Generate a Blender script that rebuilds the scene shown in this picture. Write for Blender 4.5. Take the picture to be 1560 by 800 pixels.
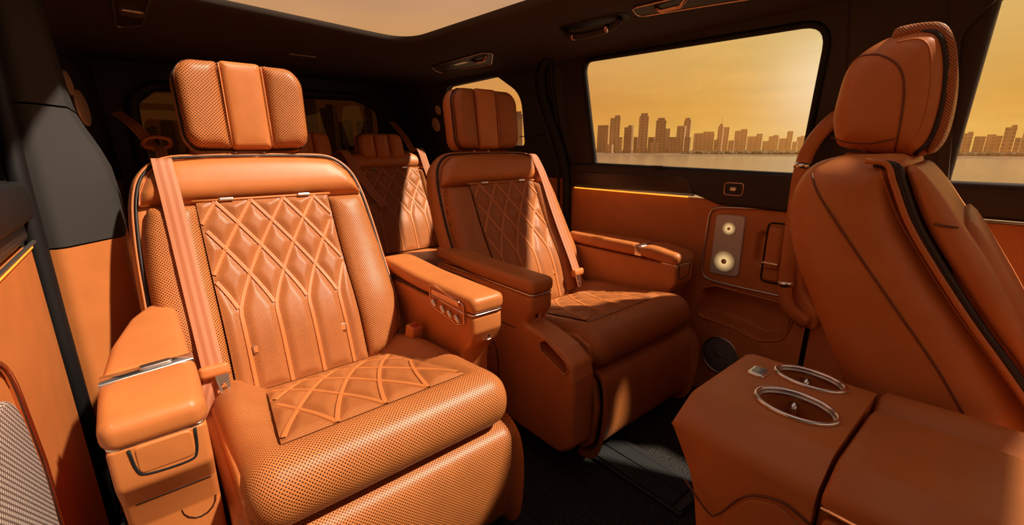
import bpy, bmesh, math, random
from mathutils import Vector, Matrix
from mathutils.geometry import delaunay_2d_cdt
import numpy as np

random.seed(7)
S = bpy.context.scene
COL = S.collection
for o in list(bpy.data.objects):
    bpy.data.objects.remove(o, do_unlink=True)

# ------------------------------------------------------------------ camera
cam_d = bpy.data.cameras.new('camera')
cam = bpy.data.objects.new('camera', cam_d)
COL.objects.link(cam)
cam.location = (0, 0, 1.02)
cam.rotation_euler = (math.radians(90 - 14.7), 0, math.radians(-40.06))
cam_d.sensor_width = 36
cam_d.lens = 667 / 1560 * 36
cam_d.clip_start = 0.02
cam_d.clip_end = 6000
S.camera = cam

# ------------------------------------------------------------------ sky
W = bpy.data.worlds.new('evening_sky')
S.world = W
W.use_nodes = True
nt = W.node_tree
nt.nodes.clear()


def N(t, kind, **kw):
    n = t.nodes.new(kind)
    for k, v in kw.items():
        setattr(n, k, v)
    return n


def ramp(t, stops):
    r = N(t, 'ShaderNodeValToRGB')
    e = r.color_ramp.elements
    while len(e) < len(stops):
        e.new(0.5)
    for q, (p, c) in zip(e, stops):
        q.position = p
        q.color = (*c, 1) if len(c) == 3 else c
    return r


def math_node(t, op, a, b=None, c=None, clamp=False):
    n = N(t, 'ShaderNodeMath', operation=op)
    n.use_clamp = clamp
    for i, q in enumerate((a, b, c)):
        if q is None:
            continue
        if isinstance(q, (int, float)):
            n.inputs[i].default_value = q
        else:
            t.links.new(q, n.inputs[i])
    return n.outputs[0]


def sky():
    L = nt.links
    tc = N(nt, 'ShaderNodeTexCoord')
    sep = N(nt, 'ShaderNodeSeparateXYZ')
    L.new(tc.outputs['Generated'], sep.inputs[0])
    r = ramp(nt, [(0.0, (.73, .25, .042)), (.08, (.74, .295, .060)), (.2, (.74, .375, .13)),
                  (.3, (.62, .345, .20)), (.5, (.52, .32, .23)), (.75, (.45, .31, .25)), (1.0, (.42, .31, .27))])
    L.new(sep.outputs['Z'], r.inputs[0])
    dot = N(nt, 'ShaderNodeVectorMath', operation='DOT_PRODUCT')
    L.new(tc.outputs['Generated'], dot.inputs[0])
    d = Vector((825, 225, 92)).normalized()
    dot.inputs[1].default_value = d
    cl = math_node(nt, 'MAXIMUM', dot.outputs['Value'], 0)
    g1 = math_node(nt, 'POWER', cl, 12)
    g2 = math_node(nt, 'POWER', cl, 220)
    m1 = N(nt, 'ShaderNodeMix', data_type='RGBA', blend_type='ADD', clamp_result=False)
    m1.inputs['Factor'].default_value = 1
    c1 = N(nt, 'ShaderNodeVectorMath', operation='SCALE')
    c1.inputs[0].default_value = (.05, .135, .025)
    L.new(g1, c1.inputs['Scale'])
    c2 = N(nt, 'ShaderNodeVectorMath', operation='SCALE')
    c2.inputs[0].default_value = (.22, .32, .36)
    L.new(g2, c2.inputs['Scale'])
    L.new(r.outputs[0], m1.inputs['A'])
    L.new(c1.outputs[0], m1.inputs['B'])
    m2 = N(nt, 'ShaderNodeMix', data_type='RGBA', blend_type='ADD', clamp_result=False)
    m2.inputs['Factor'].default_value = 1
    L.new(m1.outputs['Result'], m2.inputs['A'])
    L.new(c2.outputs[0], m2.inputs['B'])
    # faint streaks of cloud
    mp = N(nt, 'ShaderNodeMapping')
    mp.inputs['Scale'].default_value = (2.5, 2.5, 16)
    L.new(tc.outputs['Generated'], mp.inputs[0])
    no = N(nt, 'ShaderNodeTexNoise')
    no.inputs['Scale'].default_value = 2.2
    no.inputs['Detail'].default_value = 5
    L.new(mp.outputs[0], no.inputs[0])
    cr = ramp(nt, [(.35, (.96, .96, .96)), (.7, (1.06, 1.05, 1.04))])
    L.new(no.outputs[0], cr.inputs[0])
    m3 = N(nt, 'ShaderNodeMix', data_type='RGBA', blend_type='MULTIPLY', clamp_result=False)
    m3.inputs['Factor'].default_value = 1
    L.new(m2.outputs['Result'], m3.inputs['A'])
    L.new(cr.outputs[0], m3.inputs['B'])
    bg = N(nt, 'ShaderNodeBackground')
    bg.inputs['Strength'].default_value = 1.0
    L.new(m3.outputs['Result'], bg.inputs['Color'])
    out = N(nt, 'ShaderNodeOutputWorld')
    L.new(bg.outputs[0], out.inputs[0])


sky()

# ------------------------------------------------------------------ sun
SUN_TO = Vector((.53, -.56, 1.0)).normalized()
sun_d = bpy.data.lights.new('sun', 'SUN')
sun_d.energy = 8.2
sun_d.color = (1.0, .86, .68)
sun_d.angle = math.radians(2.2)
sun = bpy.data.objects.new('sun', sun_d)
COL.objects.link(sun)
sun.location = (3, -3, 8)
sun.rotation_euler = SUN_TO.to_track_quat('Z', 'Y').to_euler()

# ------------------------------------------------------------------ exposure
VS = S.view_settings
VS.view_transform = 'Standard'
VS.look = 'None'
VS.gamma = 1
VS.use_curve_mapping = False
VS.exposure = 0.0

# ------------------------------------------------------------------ materials
M = {}


def newmat(name):
    m = bpy.data.materials.new(name)
    m.use_nodes = True
    t = m.node_tree
    b = t.nodes['Principled BSDF']
    M[name] = m
    return m, t, b


def simple(name, col, rough=.5, metal=0, spec=.5, bump=0, bscale=400, coat=0):
    m, t, b = newmat(name)
    b.inputs['Base Color'].default_value = (*col, 1)
    b.inputs['Roughness'].default_value = rough
    b.inputs['Metallic'].default_value = metal
    b.inputs['Specular IOR Level'].default_value = spec
    b.inputs['Coat Weight'].default_value = coat
    if bump:
        tc = N(t, 'ShaderNodeTexCoord')
        no = N(t, 'ShaderNodeTexNoise')
        no.inputs['Scale'].default_value = bscale
        no.inputs['Detail'].default_value = 2
        t.links.new(tc.outputs['Object'], no.inputs[0])
        bp = N(t, 'ShaderNodeBump')
        bp.inputs['Strength'].default_value = bump
        bp.inputs['Distance'].default_value = .001
        t.links.new(no.outputs[0], bp.inputs['Height'])
        t.links.new(bp.outputs[0], b.inputs['Normal'])
    return m


def leather(name, col, rough=.42, perf=0, hole=.26, hcol=(.03, .008, .002)):
    """orange leather; perf = spacing of the punched holes in metres (UVs are in metres)"""
    m, t, b = newmat(name)
    L = t.links
    tc = N(t, 'ShaderNodeTexCoord')
    no = N(t, 'ShaderNodeTexNoise')
    no.inputs['Scale'].default_value = 14
    no.inputs['Detail'].default_value = 3
    L.new(tc.outputs['Object'], no.inputs[0])
    cr = ramp(t, [(.3, tuple(c * .93 for c in col)), (.7, tuple(min(1, c * 1.06) for c in col))])
    L.new(no.outputs[0], cr.inputs[0])
    colout = cr.outputs[0]
    vo = N(t, 'ShaderNodeTexVoronoi')
    vo.inputs['Scale'].default_value = 700
    L.new(tc.outputs['Object'], vo.inputs[0])
    height = vo.outputs['Distance']
    if perf:
        uv = N(t, 'ShaderNodeUVMap')
        sp = N(t, 'ShaderNodeSeparateXYZ')
        L.new(uv.outputs[0], sp.inputs[0])
        ds = []
        for off in (0, .5):
            fx = math_node(t, 'FRACT', math_node(t, 'ADD', math_node(t, 'MULTIPLY', sp.outputs[0], 1 / perf), off))
            fy = math_node(t, 'FRACT', math_node(t, 'ADD', math_node(t, 'MULTIPLY', sp.outputs[1], 1 / perf), off))
            ax = math_node(t, 'SUBTRACT', fx, .5)
            ay = math_node(t, 'SUBTRACT', fy, .5)
            ds.append(math_node(t, 'SQRT', math_node(t, 'ADD', math_node(t, 'MULTIPLY', ax, ax), math_node(t, 'MULTIPLY', ay, ay))))
        dm = math_node(t, 'MINIMUM', ds[0], ds[1])
        sm = N(t, 'ShaderNodeMapRange', interpolation_type='SMOOTHSTEP')
        sm.inputs['From Min'].default_value = hole * .55
        sm.inputs['From Max'].default_value = hole
        L.new(dm, sm.inputs['Value'])
        mx = N(t, 'ShaderNodeMix', data_type='RGBA')
        mx.inputs['A'].default_value = (*hcol, 1)
        L.new(sm.outputs[0], mx.inputs['Factor'])
        L.new(colout, mx.inputs['B'])
        colout = mx.outputs['Result']
        height = math_node(t, 'ADD', math_node(t, 'MULTIPLY', height, .15), sm.outputs[0])
    L.new(colout, b.inputs['Base Color'])
    b.inputs['Roughness'].default_value = rough
    b.inputs['Specular IOR Level'].default_value = .4
    bp = N(t, 'ShaderNodeBump')
    bp.inputs['Strength'].default_value = .55 if perf else .12
    bp.inputs['Distance'].default_value = .0012
    L.new(height, bp.inputs['Height'])
    L.new(bp.outputs[0], b.inputs['Normal'])
    return m


LC = (.56, .178, .046)
leather('leather', LC)
leather('leather_perforated', LC, perf=.0076)
leather('leather_fine_perforated', (.53, .166, .043), perf=.0050, hole=.27)
leather('leather_strip', (.555, .178, .046), rough=.42)
leather('leather_stitch', (.62, .21, .06), rough=.5)
simple('seat_gap', (.012, .006, .004), .6)
simple('leather_seam', (.16, .045, .012), .6)
simple('piping_black', (.02, .01, .007), .5)
simple('headliner', (.058, .043, .035), .9, bump=.3, bscale=900, spec=.2)
simple('pillar_fabric', (.046, .041, .038), .85, bump=.5, bscale=1200, spec=.2)
simple('dark_trim', (.032, .021, .017), .5, spec=.35)
simple('rubber', (.010, .009, .009), .55, spec=.3)
simple('chrome', (.90, .86, .82), .22, 1)
simple('satin_metal', (.62, .58, .55), .32, 1)
simple('rose_metal', (.72, .46, .34), .25, 1)
simple('rail_metal', (.016, .0165, .0165), .6, 0, .25)
simple('black_plastic', (.012, .011, .011), .4)
simple('red_button', (.35, .02, .01), .35)
simple('grey_screen', (.16, .2, .24), .2, coat=.5)
simple('hole_black', (.004, .003, .003), .8)


def carpet():
    m, t, b = newmat('carpet')
    tc = N(t, 'ShaderNodeTexCoord')
    no = N(t, 'ShaderNodeTexNoise')
    no.inputs['Scale'].default_value = 260
    no.inputs['Detail'].default_value = 4
    t.links.new(tc.outputs['Object'], no.inputs[0])
    cr = ramp(t, [(.42, (.006, .0055, .005)), (.72, (.085, .076, .068))])
    t.links.new(no.outputs[0], cr.inputs[0])
    t.links.new(cr.outputs[0], b.inputs['Base Color'])
    b.inputs['Roughness'].default_value = .95
    b.inputs['Specular IOR Level'].default_value = .1
    bp = N(t, 'ShaderNodeBump')
    bp.inputs['Distance'].default_value = .004
    t.links.new(no.outputs[0], bp.inputs['Height'])
    t.links.new(bp.outputs[0], b.inputs['Normal'])


carpet()


def wood():
    m, t, b = newmat('dark_wood')
    tc = N(t, 'ShaderNodeTexCoord')
    mp = N(t, 'ShaderNodeMapping')
    mp.inputs['Scale'].default_value = (40, 1.2, 60)
    t.links.new(tc.outputs['Object'], mp.inputs[0])
    no = N(t, 'ShaderNodeTexNoise')
    no.inputs['Scale'].default_value = 3
    no.inputs['Detail'].default_value = 6
    t.links.new(mp.outputs[0], no.inputs[0])
    cr = ramp(t, [(.35, (.014, .009, .008)), (.7, (.062, .036, .027))])
    t.links.new(no.outputs[0], cr.inputs[0])
    t.links.new(cr.outputs[0], b.inputs['Base Color'])
    b.inputs['Roughness'].default_value = .35


wood()


def webbing():
    m, t, b = newmat('belt_webbing')
    uv = N(t, 'ShaderNodeUVMap')
    sp = N(t, 'ShaderNodeSeparateXYZ')
    t.links.new(uv.outputs[0], sp.inputs[0])
    # u runs 0..1 across the belt: three broad bands
    w = math_node(t, 'SINE', math_node(t, 'MULTIPLY', sp.outputs[0], 2 * math.pi * 2.5))
    cr = ramp(t, [(.42, (.43, .125, .042)), (.58, (.54, .195, .085))])
    t.links.new(math_node(t, 'MULTIPLY_ADD', w, .5, .5), cr.inputs[0])
    t.links.new(cr.outputs[0], b.inputs['Base Color'])
    b.inputs['Roughness'].default_value = .55
    b.inputs['Sheen Weight'].default_value = .1
    wv = math_node(t, 'SINE', math_node(t, 'MULTIPLY', math_node(t, 'ADD', math_node(t, 'MULTIPLY', sp.outputs[1], 1.0), math_node(t, 'MULTIPLY', sp.outputs[0], .02)), 2 * math.pi / .003))
    bp = N(t, 'ShaderNodeBump')
    bp.inputs['Strength'].default_value = .35
    bp.inputs['Distance'].default_value = .001
    t.links.new(wv, bp.inputs['Height'])
    t.links.new(bp.outputs[0], b.inputs['Normal'])


webbing()


def glass(name, tint, refl=.04, rough=0.0):
    m, t, b = newmat(name)
    t.nodes.remove(b)
    tr = N(t, 'ShaderNodeBsdfTransparent')
    tr.inputs[0].default_value = (*tint, 1)
    gl = N(t, 'ShaderNodeBsdfGlossy')
    gl.inputs['Roughness'].default_value = rough
    mx = N(t, 'ShaderNodeMixShader')
    mx.inputs[0].default_value = refl
    t.links.new(tr.outputs[0], mx.inputs[1])
    t.links.new(gl.outputs[0], mx.inputs[2])
    t.links.new(mx.outputs[0], t.nodes['Material Output'].inputs[0])


glass('window_glass', (.97, .96, .94), .02)
glass('tinted_glass', (.17, .125, .09), .03)
glass('roof_glass', (.93, .92, .92), .03)


def emit(name, col, s):
    m, t, b = newmat(name)
    b.inputs['Base Color'].default_value = (*col, 1)
    b.inputs['Emission Color'].default_value = (*col, 1)
    b.inputs['Emission Strength'].default_value = s


emit('ambient_light', (1.0, .36, .03), 1.5)


def grille(name, base, dotc, sp=.006, hole=.3, metal=1, rough=.35, radial=False, rings=9):
    """metal speaker grille with punched dots (object coordinates, y-z plane)"""
    m, t, b = newmat(name)
    L = t.links
    uv = N(t, 'ShaderNodeUVMap')
    s = N(t, 'ShaderNodeSeparateXYZ')
    L.new(uv.outputs[0], s.inputs[0])
    if radial:
        rr = math_node(t, 'SQRT', math_node(t, 'ADD', math_node(t, 'MULTIPLY', s.outputs[0], s.outputs[0]), math_node(t, 'MULTIPLY', s.outputs[1], s.outputs[1])))
        an = math_node(t, 'ARCTAN2', s.outputs[1], s.outputs[0])
        q = math_node(t, 'MULTIPLY', rr, 1 / sp)
        ring = math_node(t, 'FLOOR', q)
        fy = math_node(t, 'SUBTRACT', math_node(t, 'FRACT', q), .5)
        cnt = math_node(t, 'MULTIPLY', math_node(t, 'ADD', math_node(t, 'MULTIPLY', ring, 0), 46), 1 / (2 * math.pi))
        fx = math_node(t, 'SUBTRACT', math_node(t, 'FRACT', math_node(t, 'ADD', math_node(t, 'MULTIPLY', an, cnt), math_node(t, 'MULTIPLY', ring, .37))), .5)
        d = math_node(t, 'SQRT', math_node(t, 'ADD', math_node(t, 'MULTIPLY', fx, fx), math_node(t, 'MULTIPLY', fy, fy)))
    else:
        ds = []
        for off in (0, .5):
            fx = math_node(t, 'SUBTRACT', math_node(t, 'FRACT', math_node(t, 'ADD', math_node(t, 'MULTIPLY', s.outputs[0], 1 / sp), off)), .5)
            fy = math_node(t, 'SUBTRACT', math_node(t, 'FRACT', math_node(t, 'ADD', math_node(t, 'MULTIPLY', s.outputs[1], 1 / sp), off)), .5)
            ds.append(math_node(t, 'SQRT', math_node(t, 'ADD', math_node(t, 'MULTIPLY', fx, fx), math_node(t, 'MULTIPLY', fy, fy))))
        d = math_node(t, 'MINIMUM', ds[0], ds[1])
    k = math_node(t, 'GREATER_THAN', d, hole)
    mx = N(t, 'ShaderNodeMix', data_type='RGBA')
    mx.inputs['A'].default_value = (*dotc, 1)
    mx.inputs['B'].default_value = (*base, 1)
    L.new(k, mx.inputs['Factor'])
    L.new(mx.outputs['Result'], b.inputs['Base Color'])
    b.inputs['Metallic'].default_value = metal
    b.inputs['Roughness'].default_value = rough


def glow_mat():
    # lit ring behind a fine grille: bright near the cone, fading to the rim (UV = metres from the centre)
    m, t, b = newmat('speaker_glow')
    uv = N(t, 'ShaderNodeUVMap')
    ln = N(t, 'ShaderNodeVectorMath', operation='LENGTH')
    t.links.new(uv.outputs[0], ln.inputs[0])
    r = ramp(t, [(.0, (.9, .9, .9)), (.016 / .05, (.8, .8, .8)), (.030 / .05, (.35, .35, .35)), (.044 / .05, (0, 0, 0))])
    t.links.new(math_node(t, 'MULTIPLY', ln.outputs['Value'], 20), r.inputs[0])
    t.links.new(math_node(t, 'MULTIPLY', r.outputs[0], .9), b.inputs['Emission Strength'])
    b.inputs['Emission Color'].default_value = (1, .66, .28, 1)
    b.inputs['Base Color'].default_value = (.5, .44, .38, 1)
    b.inputs['Metallic'].default_value = .6
    b.inputs['Roughness'].default_value = .4


glow_mat()
grille('grille_silver', (.80, .74, .68), (.25, .20, .17), .0045, .25, .15, .4)
grille('grille_door', (.17, .13, .11), (.70, .62, .55), .0105, .25, .2, .45)
grille('grille_dark', (.014, .012, .011), (.75, .70, .65), .0072, .26, .0, .5, radial=True)
grille('grille_rose', (.75, .52, .42), (.95, .85, .75), .0045, .2, .2, .45)


def sea_mat():
    m, t, b = newmat('sea_water')
    tc = N(t, 'ShaderNodeTexCoord')
    mp = N(t, 'ShaderNodeMapping')
    mp.inputs['Scale'].default_value = (.05, .05, .05)
    mp.inputs['Rotation'].default_value = (0, 0, .3)
    t.links.new(tc.outputs['Object'], mp.inputs[0])
    no = N(t, 'ShaderNodeTexNoise')
    no.inputs['Scale'].default_value = 3.2
    no.inputs['Detail'].default_value = 5
    t.links.new(mp.outputs[0], no.inputs[0])
    b.inputs['Base Color'].default_value = (.16, .10, .055, 1)
    b.inputs['Roughness'].default_value = .22
    bp = N(t, 'ShaderNodeBump')
    bp.inputs['Strength'].default_value = .6
    bp.inputs['Distance'].default_value = 2.0
    t.links.new(no.outputs[0], bp.inputs['Height'])
    t.links.new(bp.outputs[0], b.inputs['Normal'])


sea_mat()


def facade(name, wall, win, sx, sz):
    m, t, b = newmat(name)
    uv = N(t, 'ShaderNodeUVMap')
    s = N(t, 'ShaderNodeSeparateXYZ')
    t.links.new(uv.outputs[0], s.inputs[0])
    fx = math_node(t, 'GREATER_THAN', math_node(t, 'FRACT', math_node(t, 'MULTIPLY', s.outputs[0], 1 / sx)), .55)
    fz = math_node(t, 'GREATER_THAN', math_node(t, 'FRACT', math_node(t, 'MULTIPLY', s.outputs[1], 1 / sz)), .45)
    mx = N(t, 'ShaderNodeMix', data_type='RGBA')
    mx.inputs['A'].default_value = (*wall, 1)
    mx.inputs['B'].default_value = (*win, 1)
    t.links.new(math_node(t, 'MULTIPLY', fx, fz), mx.inputs['Factor'])
    t.links.new(mx.outputs['Result'], b.inputs['Base Color'])
    b.inputs['Roughness'].default_value = .5


facade('facade_tan', (.36, .21, .12), (.16, .09, .05), 6, 4)
facade('facade_brown', (.24, .13, .075), (.10, .055, .03), 5, 4)
facade('facade_glass', (.28, .17, .10), (.42, .27, .16), 7, 5)
simple('foliage', (.06, .055, .02), .9)
simple('shore_earth', (.12, .075, .04), .9)

# ------------------------------------------------------------------ object helpers


def wloc(o):
    v = Vector((0, 0, 0))
    while o is not None:
        v += o.location
        o = o.parent
    return v


def tag(o, label=None, cat=None, group=None, kind=None):
    if label:
        o['label'] = label
    if cat:
        o['category'] = cat
    if group:
        o['group'] = group
    if kind:
        o['kind'] = kind
    return o


def empty(name, loc, label=None, cat=None, group=None, kind=None):
    o = bpy.data.objects.new(name, None)
    o.empty_display_size = .05
    o.location = loc
    COL.objects.link(o)
    return tag(o, label, cat, group, kind)


def build(name, verts, faces, mat, parent=None, uvs=None, smooth=True, sharp=None):
    """verts in world coordinates; parented parts are stored relative to their parent"""
    off = wloc(parent) if parent is not None else None
    if off is None:                       # origin at the base of the thing
        xs = [v[0] for v in verts]; ys = [v[1] for v in verts]; zs = [v[2] for v in verts]
        off = Vector(((min(xs) + max(xs)) / 2, (min(ys) + max(ys)) / 2, min(zs)))
        loc = off
    else:
        loc = Vector((0, 0, 0))
    me = bpy.data.meshes.new(name)
    me.from_pydata([tuple(Vector(v) - off) for v in verts], [], faces)
    if uvs:
        ul = me.uv_layers.new(name='UVMap')
        for l in me.loops:
            ul.data[l.index].uv = uvs[l.vertex_index]
    bm = bmesh.new()
    bm.from_mesh(me)
    bmesh.ops.recalc_face_normals(bm, faces=bm.faces)
    bm.to_mesh(me)
    bm.free()
    me.polygons.foreach_set('use_smooth', [smooth] * len(me.polygons))
    if sharp:
        me.set_sharp_from_angle(angle=math.radians(sharp))
    me.materials.append(M[mat])
    o = bpy.data.objects.new(name, me)
    o.location = loc
    COL.objects.link(o)
    o.parent = parent
    return o


def catmull(pts, n, closed=False):
    """resample a polyline of tuples smoothly with n points per segment"""
    P = [Vector(p) if len(p) == 3 else Vector((p[0], p[1], 0)) for p in pts]
    two = len(pts[0]) == 2
    out = []
    c = len(P)
    segs = c if closed else c - 1
    for i in range(segs):
        if closed:
            p0, p1, p2, p3 = P[i - 1], P[i], P[(i + 1) % c], P[(i + 2) % c]
        else:
            p1, p2 = P[i], P[i + 1]
            p0 = P[i - 1] if i else p1 * 2 - p2
            p3 = P[i + 2] if i + 2 < c else p2 * 2 - p1
        for k in range(n):
            t = k / n
            q = .5 * ((2 * p1) + (p2 - p0) * t + (2 * p0 - 5 * p1 + 4 * p2 - p3) * t * t + (3 * p1 - p0 - 3 * p2 + p3) * t ** 3)
            out.append(q)
    if not closed:
        out.append(P[-1])
    return [(v.x, v.y) for v in out] if two else out


def roundpoly(pts, rad, n=5):
    """round the corners of a closed 2D polygon; rad a number or one per corner"""
    out = []
    c = len(pts)
    for i in range(c):
        r = rad if isinstance(rad, (int, float)) else rad[i]
        p = Vector(pts[i]); a = Vector(pts[i - 1]) - p; b = Vector(pts[(i + 1) % c]) - p
        if r <= 0:
            out.append((p.x, p.y)); continue
        la, lb = a.length, b.length
        a.normalize(); b.normalize()
        ang = a.angle(b)
        d = min(r / math.tan(ang / 2), la * .49, lb * .49)
        s, e = p + a * d, p + b * d
        for k in range(n + 1):
            t = k / n
            q = s * (1 - t) ** 2 + p * 2 * t * (1 - t) + e * t * t
            out.append((q.x, q.y))
    return out


def rrect(a0, a1, b0, b1, r, n=5):
    return roundpoly([(a0, b0), (a1, b0), (a1, b1), (a0, b1)], r, n)


def densify(poly, step):
    out = []
    c = len(poly)
    for i in range(c):
        a = Vector(poly[i]); b = Vector(poly[(i + 1) % c])
        k = max(1, int((b - a).length / step))
        for j in range(k):
            q = a.lerp(b, j / k)
            out.append((q.x, q.y))
    return out


def inward(poly):
    c = len(poly)
    area = sum(poly[i][0] * poly[(i + 1) % c][1] - poly[(i + 1) % c][0] * poly[i][1] for i in range(c))
    sg = 1 if area > 0 else -1
    res = []
    for i in range(c):
        a = Vector(poly[i - 1]); b = Vector(poly[(i + 1) % c])
        t = b - a
        if t.length < 1e-9:
            t = Vector((1, 0))
        t.normalize()
        res.append(Vector((-t.y, t.x)) * sg)
    return res


def dist_poly(pts, poly):
    """distance of each point to the closed outline, and whether it lies inside"""
    A = np.asarray(poly, float)
    B = np.roll(A, -1, 0)
    Pn = np.asarray(pts, float)
    D = np.empty(len(Pn))
    I = np.zeros(len(Pn), bool)
    AB = B - A
    L2 = np.maximum((AB ** 2).sum(1), 1e-15)
    for k in range(0, len(Pn), 400):
        q = Pn[k:k + 400]
        d = q[:, None, :] - A[None]
        t = np.clip((d * AB[None]).sum(2) / L2[None], 0, 1)
        r = d - t[..., None] * AB[None]
        D[k:k + 400] = np.sqrt((r ** 2).sum(2)).min(1)
        cond = (A[None, :, 1] > q[:, None, 1]) != (B[None, :, 1] > q[:, None, 1])
        dy = np.where(np.abs(AB[:, 1]) < 1e-15, 1e-15, AB[:, 1])
        xi = A[None, :, 0] + (q[:, None, 1] - A[None, :, 1]) / dy[None] * AB[None, :, 0]
        I[k:k + 400] = (cond & (q[:, None, 0] < xi)).sum(1) % 2 == 1
    return D, I


def face_mesh(poly, nin, r, dome, grid, reach):
    """triangulated height field over an outline: quarter-round edge of radius r, then a soft dome"""
    pts = list(poly)
    c = len(poly)
    edges = [(i, (i + 1) % c) for i in range(c)]
    for k in range(1, 6):
        ins = r * (1 - math.cos(math.pi / 2 * k / 5))
        cand = [(p[0] + q.x * ins, p[1] + q.y * ins) for p, q in zip(poly, nin)]
        D, I = dist_poly(cand, poly)
        last = None
        if k in (2, 4, 5) and all(I) and min(D) > ins * .5:
            b0 = len(pts)
            pts += cand
            edges += [(b0 + i, b0 + (i + 1) % c) for i in range(c)]
            continue
        for p, d, i in zip(cand, D, I):
            if i and d > ins * .985:
                if last and math.hypot(p[0] - last[0], p[1] - last[1]) < grid * .12:
                    continue
                pts.append(p)
                last = p
    xs = [p[0] for p in poly]; ys = [p[1] for p in poly]
    gp = []
    nx = int((max(xs) - min(xs)) / grid) + 1
    ny = int((max(ys) - min(ys)) / grid) + 1
    if nx * ny > 6000:
        f = math.sqrt(nx * ny / 6000)
        grid *= f; nx = int(nx / f); ny = int(ny / f)
    for j in range(ny + 1):
        for i in range(nx + 1):
            gp.append((min(xs) + (i + (j % 2) * .5) * grid, min(ys) + j * grid))
    if gp:
        D, I = dist_poly(gp, poly)
        pts += [p for p, d, i in zip(gp, D, I) if i and d > r + grid * .45]
    V, E_, F, ov = delaunay_2d_cdt([Vector(p) for p in pts], edges, [], 1, 1e-7)[:4]
    P2 = [(v.x, v.y) for v in V]
    D, I = dist_poly(P2, poly)
    H = []
    for i, d in enumerate(D):
        if d < r:
            h = -r + math.sqrt(max(0, r * r - (r - d) ** 2))
        else:
            h = 0
        if dome:
            u = min(1, d / reach)
            h += dome * (1 - (1 - u) ** 2)
        H.append(h)
    return P2, H, [tuple(f) for f in F], [o[0] if o else -1 for o in ov]


def pillow(name, outline, fn, thick, r, mat, parent=None, dome=0, rb=None, rings=5, step=.02, uvo=(0, 0), sharp=None, reach=None, grid=None, uvs=1.0):
    """a padded body: closed 2D outline, front face at h=0 (+dome), back at h=-thick; fn(a,b,h)->xyz"""
    poly = densify(outline, step)
    # drop doubled points
    cl = []
    for p in poly:
        if not cl or math.hypot(p[0] - cl[-1][0], p[1] - cl[-1][1]) > 1e-5:
            cl.append(p)
    if math.hypot(cl[0][0] - cl[-1][0], cl[0][1] - cl[-1][1]) < 1e-5:
        cl.pop()
    poly = cl
    c = len(poly)
    nin = inward(poly)
    rb = r if rb is None else rb
    xs = [p[0] for p in poly]; ys = [p[1] for p in poly]
    small = min(max(xs) - min(xs), max(ys) - min(ys))
    reach = reach or small * .5
    r = min(r, small * .49)
    rb = min(rb, small * .49)
    g = grid or (max(.012, min(small / 5, .05)) if (dome or r > .012) else 1.0)
    V, F, U = [], [], []
    for sgn, rad, dm in ((1, r, dome), (-1, rb, 0)):
        P2, H, T3, orig = face_mesh(poly, nin, rad, dm, g if sgn > 0 else max(g, .03), reach)
        b0 = len(V)
        rim = [None] * c
        for i, ((p, q), h) in enumerate(zip(P2, H)):
            V.append(fn(p, q, h if sgn > 0 else -thick - h))
            U.append(((p + uvo[0]) * uvs, (q + uvo[1]) * uvs))
            if 0 <= orig[i] < c:
                rim[orig[i]] = b0 + i
        F += [tuple(b0 + k for k in t) for t in T3]
        if sgn > 0:
            rim0 = rim
    for i in range(c):
        j = (i + 1) % c
        q = (rim0[i], rim0[j], rim[j], rim[i])
        if None not in q:
            F.append(q)
    return build(name, V, F, mat, parent, U, sharp=sharp)


def plate(name, outer, holes, fn, h0, h1, mat, parent=None):
    """flat sheet with holes (2D outlines), fn(a,b,h)->xyz must be affine"""
    bm = bmesh.new()
    loops = []
    for lp in [outer] + holes:
        vs = [bm.verts.new((p[0], p[1], 0)) for p in lp]
        loops.append(len(lp))
        for i in range(len(vs)):
            bm.edges.new((vs[i], vs[(i + 1) % len(vs)]))
    bmesh.ops.triangle_fill(bm, edges=bm.edges[:], use_beauty=True)
    bm.verts.index_update()
    pts = [(v.co.x, v.co.y) for v in bm.verts]
    tris = [tuple(v.index for v in f.verts) for f in bm.faces]
    bm.free()
    n = len(pts)
    V = [fn(a, b, h1) for a, b in pts] + [fn(a, b, h0) for a, b in pts]
    F = tris + [tuple(i + n for i in reversed(t)) for t in tris]
    s = 0
    for ln in loops:
        for i in range(ln):
            a, b = s + i, s + (i + 1) % ln
            F.append((a, b, b + n, a + n))
        s += ln
    return build(name, V, F, mat, parent, [p for p in pts] * 2, smooth=False)


def tube(name, pts, r, mat, parent=None, closed=False, n=8, flat=None):
    """round tube along 3D points; flat=(axis vector, factor) squashes it"""
    P = [Vector(p) for p in pts]
    c = len(P)
    V, F, U = [], [], []
    prev = None
    L = 0
    for i in range(c):
        if closed:
            t = P[(i + 1) % c] - P[i - 1]
        else:
            t = P[min(i + 1, c - 1)] - P[max(i - 1, 0)]
        if t.length < 1e-9:
            t = Vector((0, 0, 1))
        t.normalize()
        if prev is None:
            up = Vector((0, 0, 1)) if abs(t.z) < .9 else Vector((1, 0, 0))
            a = t.cross(up).normalized()
        else:
            a = (prev - t * prev.dot(t)).normalized()
        prev = a
        b = t.cross(a)
        if i:
            L += (P[i] - P[i - 1]).length
        rr = r(i / max(1, c - 1)) if callable(r) else r
        for k in range(n):
            th = 2 * math.pi * k / n
            d = a * math.cos(th) + b * math.sin(th)
            if flat:
                ax = Vector(flat[0]).normalized()
                d = d - ax * d.dot(ax) * (1 - flat[1])
            V.append(P[i] + d * rr)
            U.append((k / n, L))
    m = c if closed else c - 1
    for i in range(m):
        j = (i + 1) % c
        for k in range(n):
            q = (k + 1) % n
            F.append((i * n + k, i * n + q, j * n + q, j * n + k))
    if not closed:
        F.append(tuple(range(n - 1, -1, -1)))
        F.append(tuple((c - 1) * n + k for k in range(n)))
    return build(name, V, F, mat, parent, U)


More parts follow.
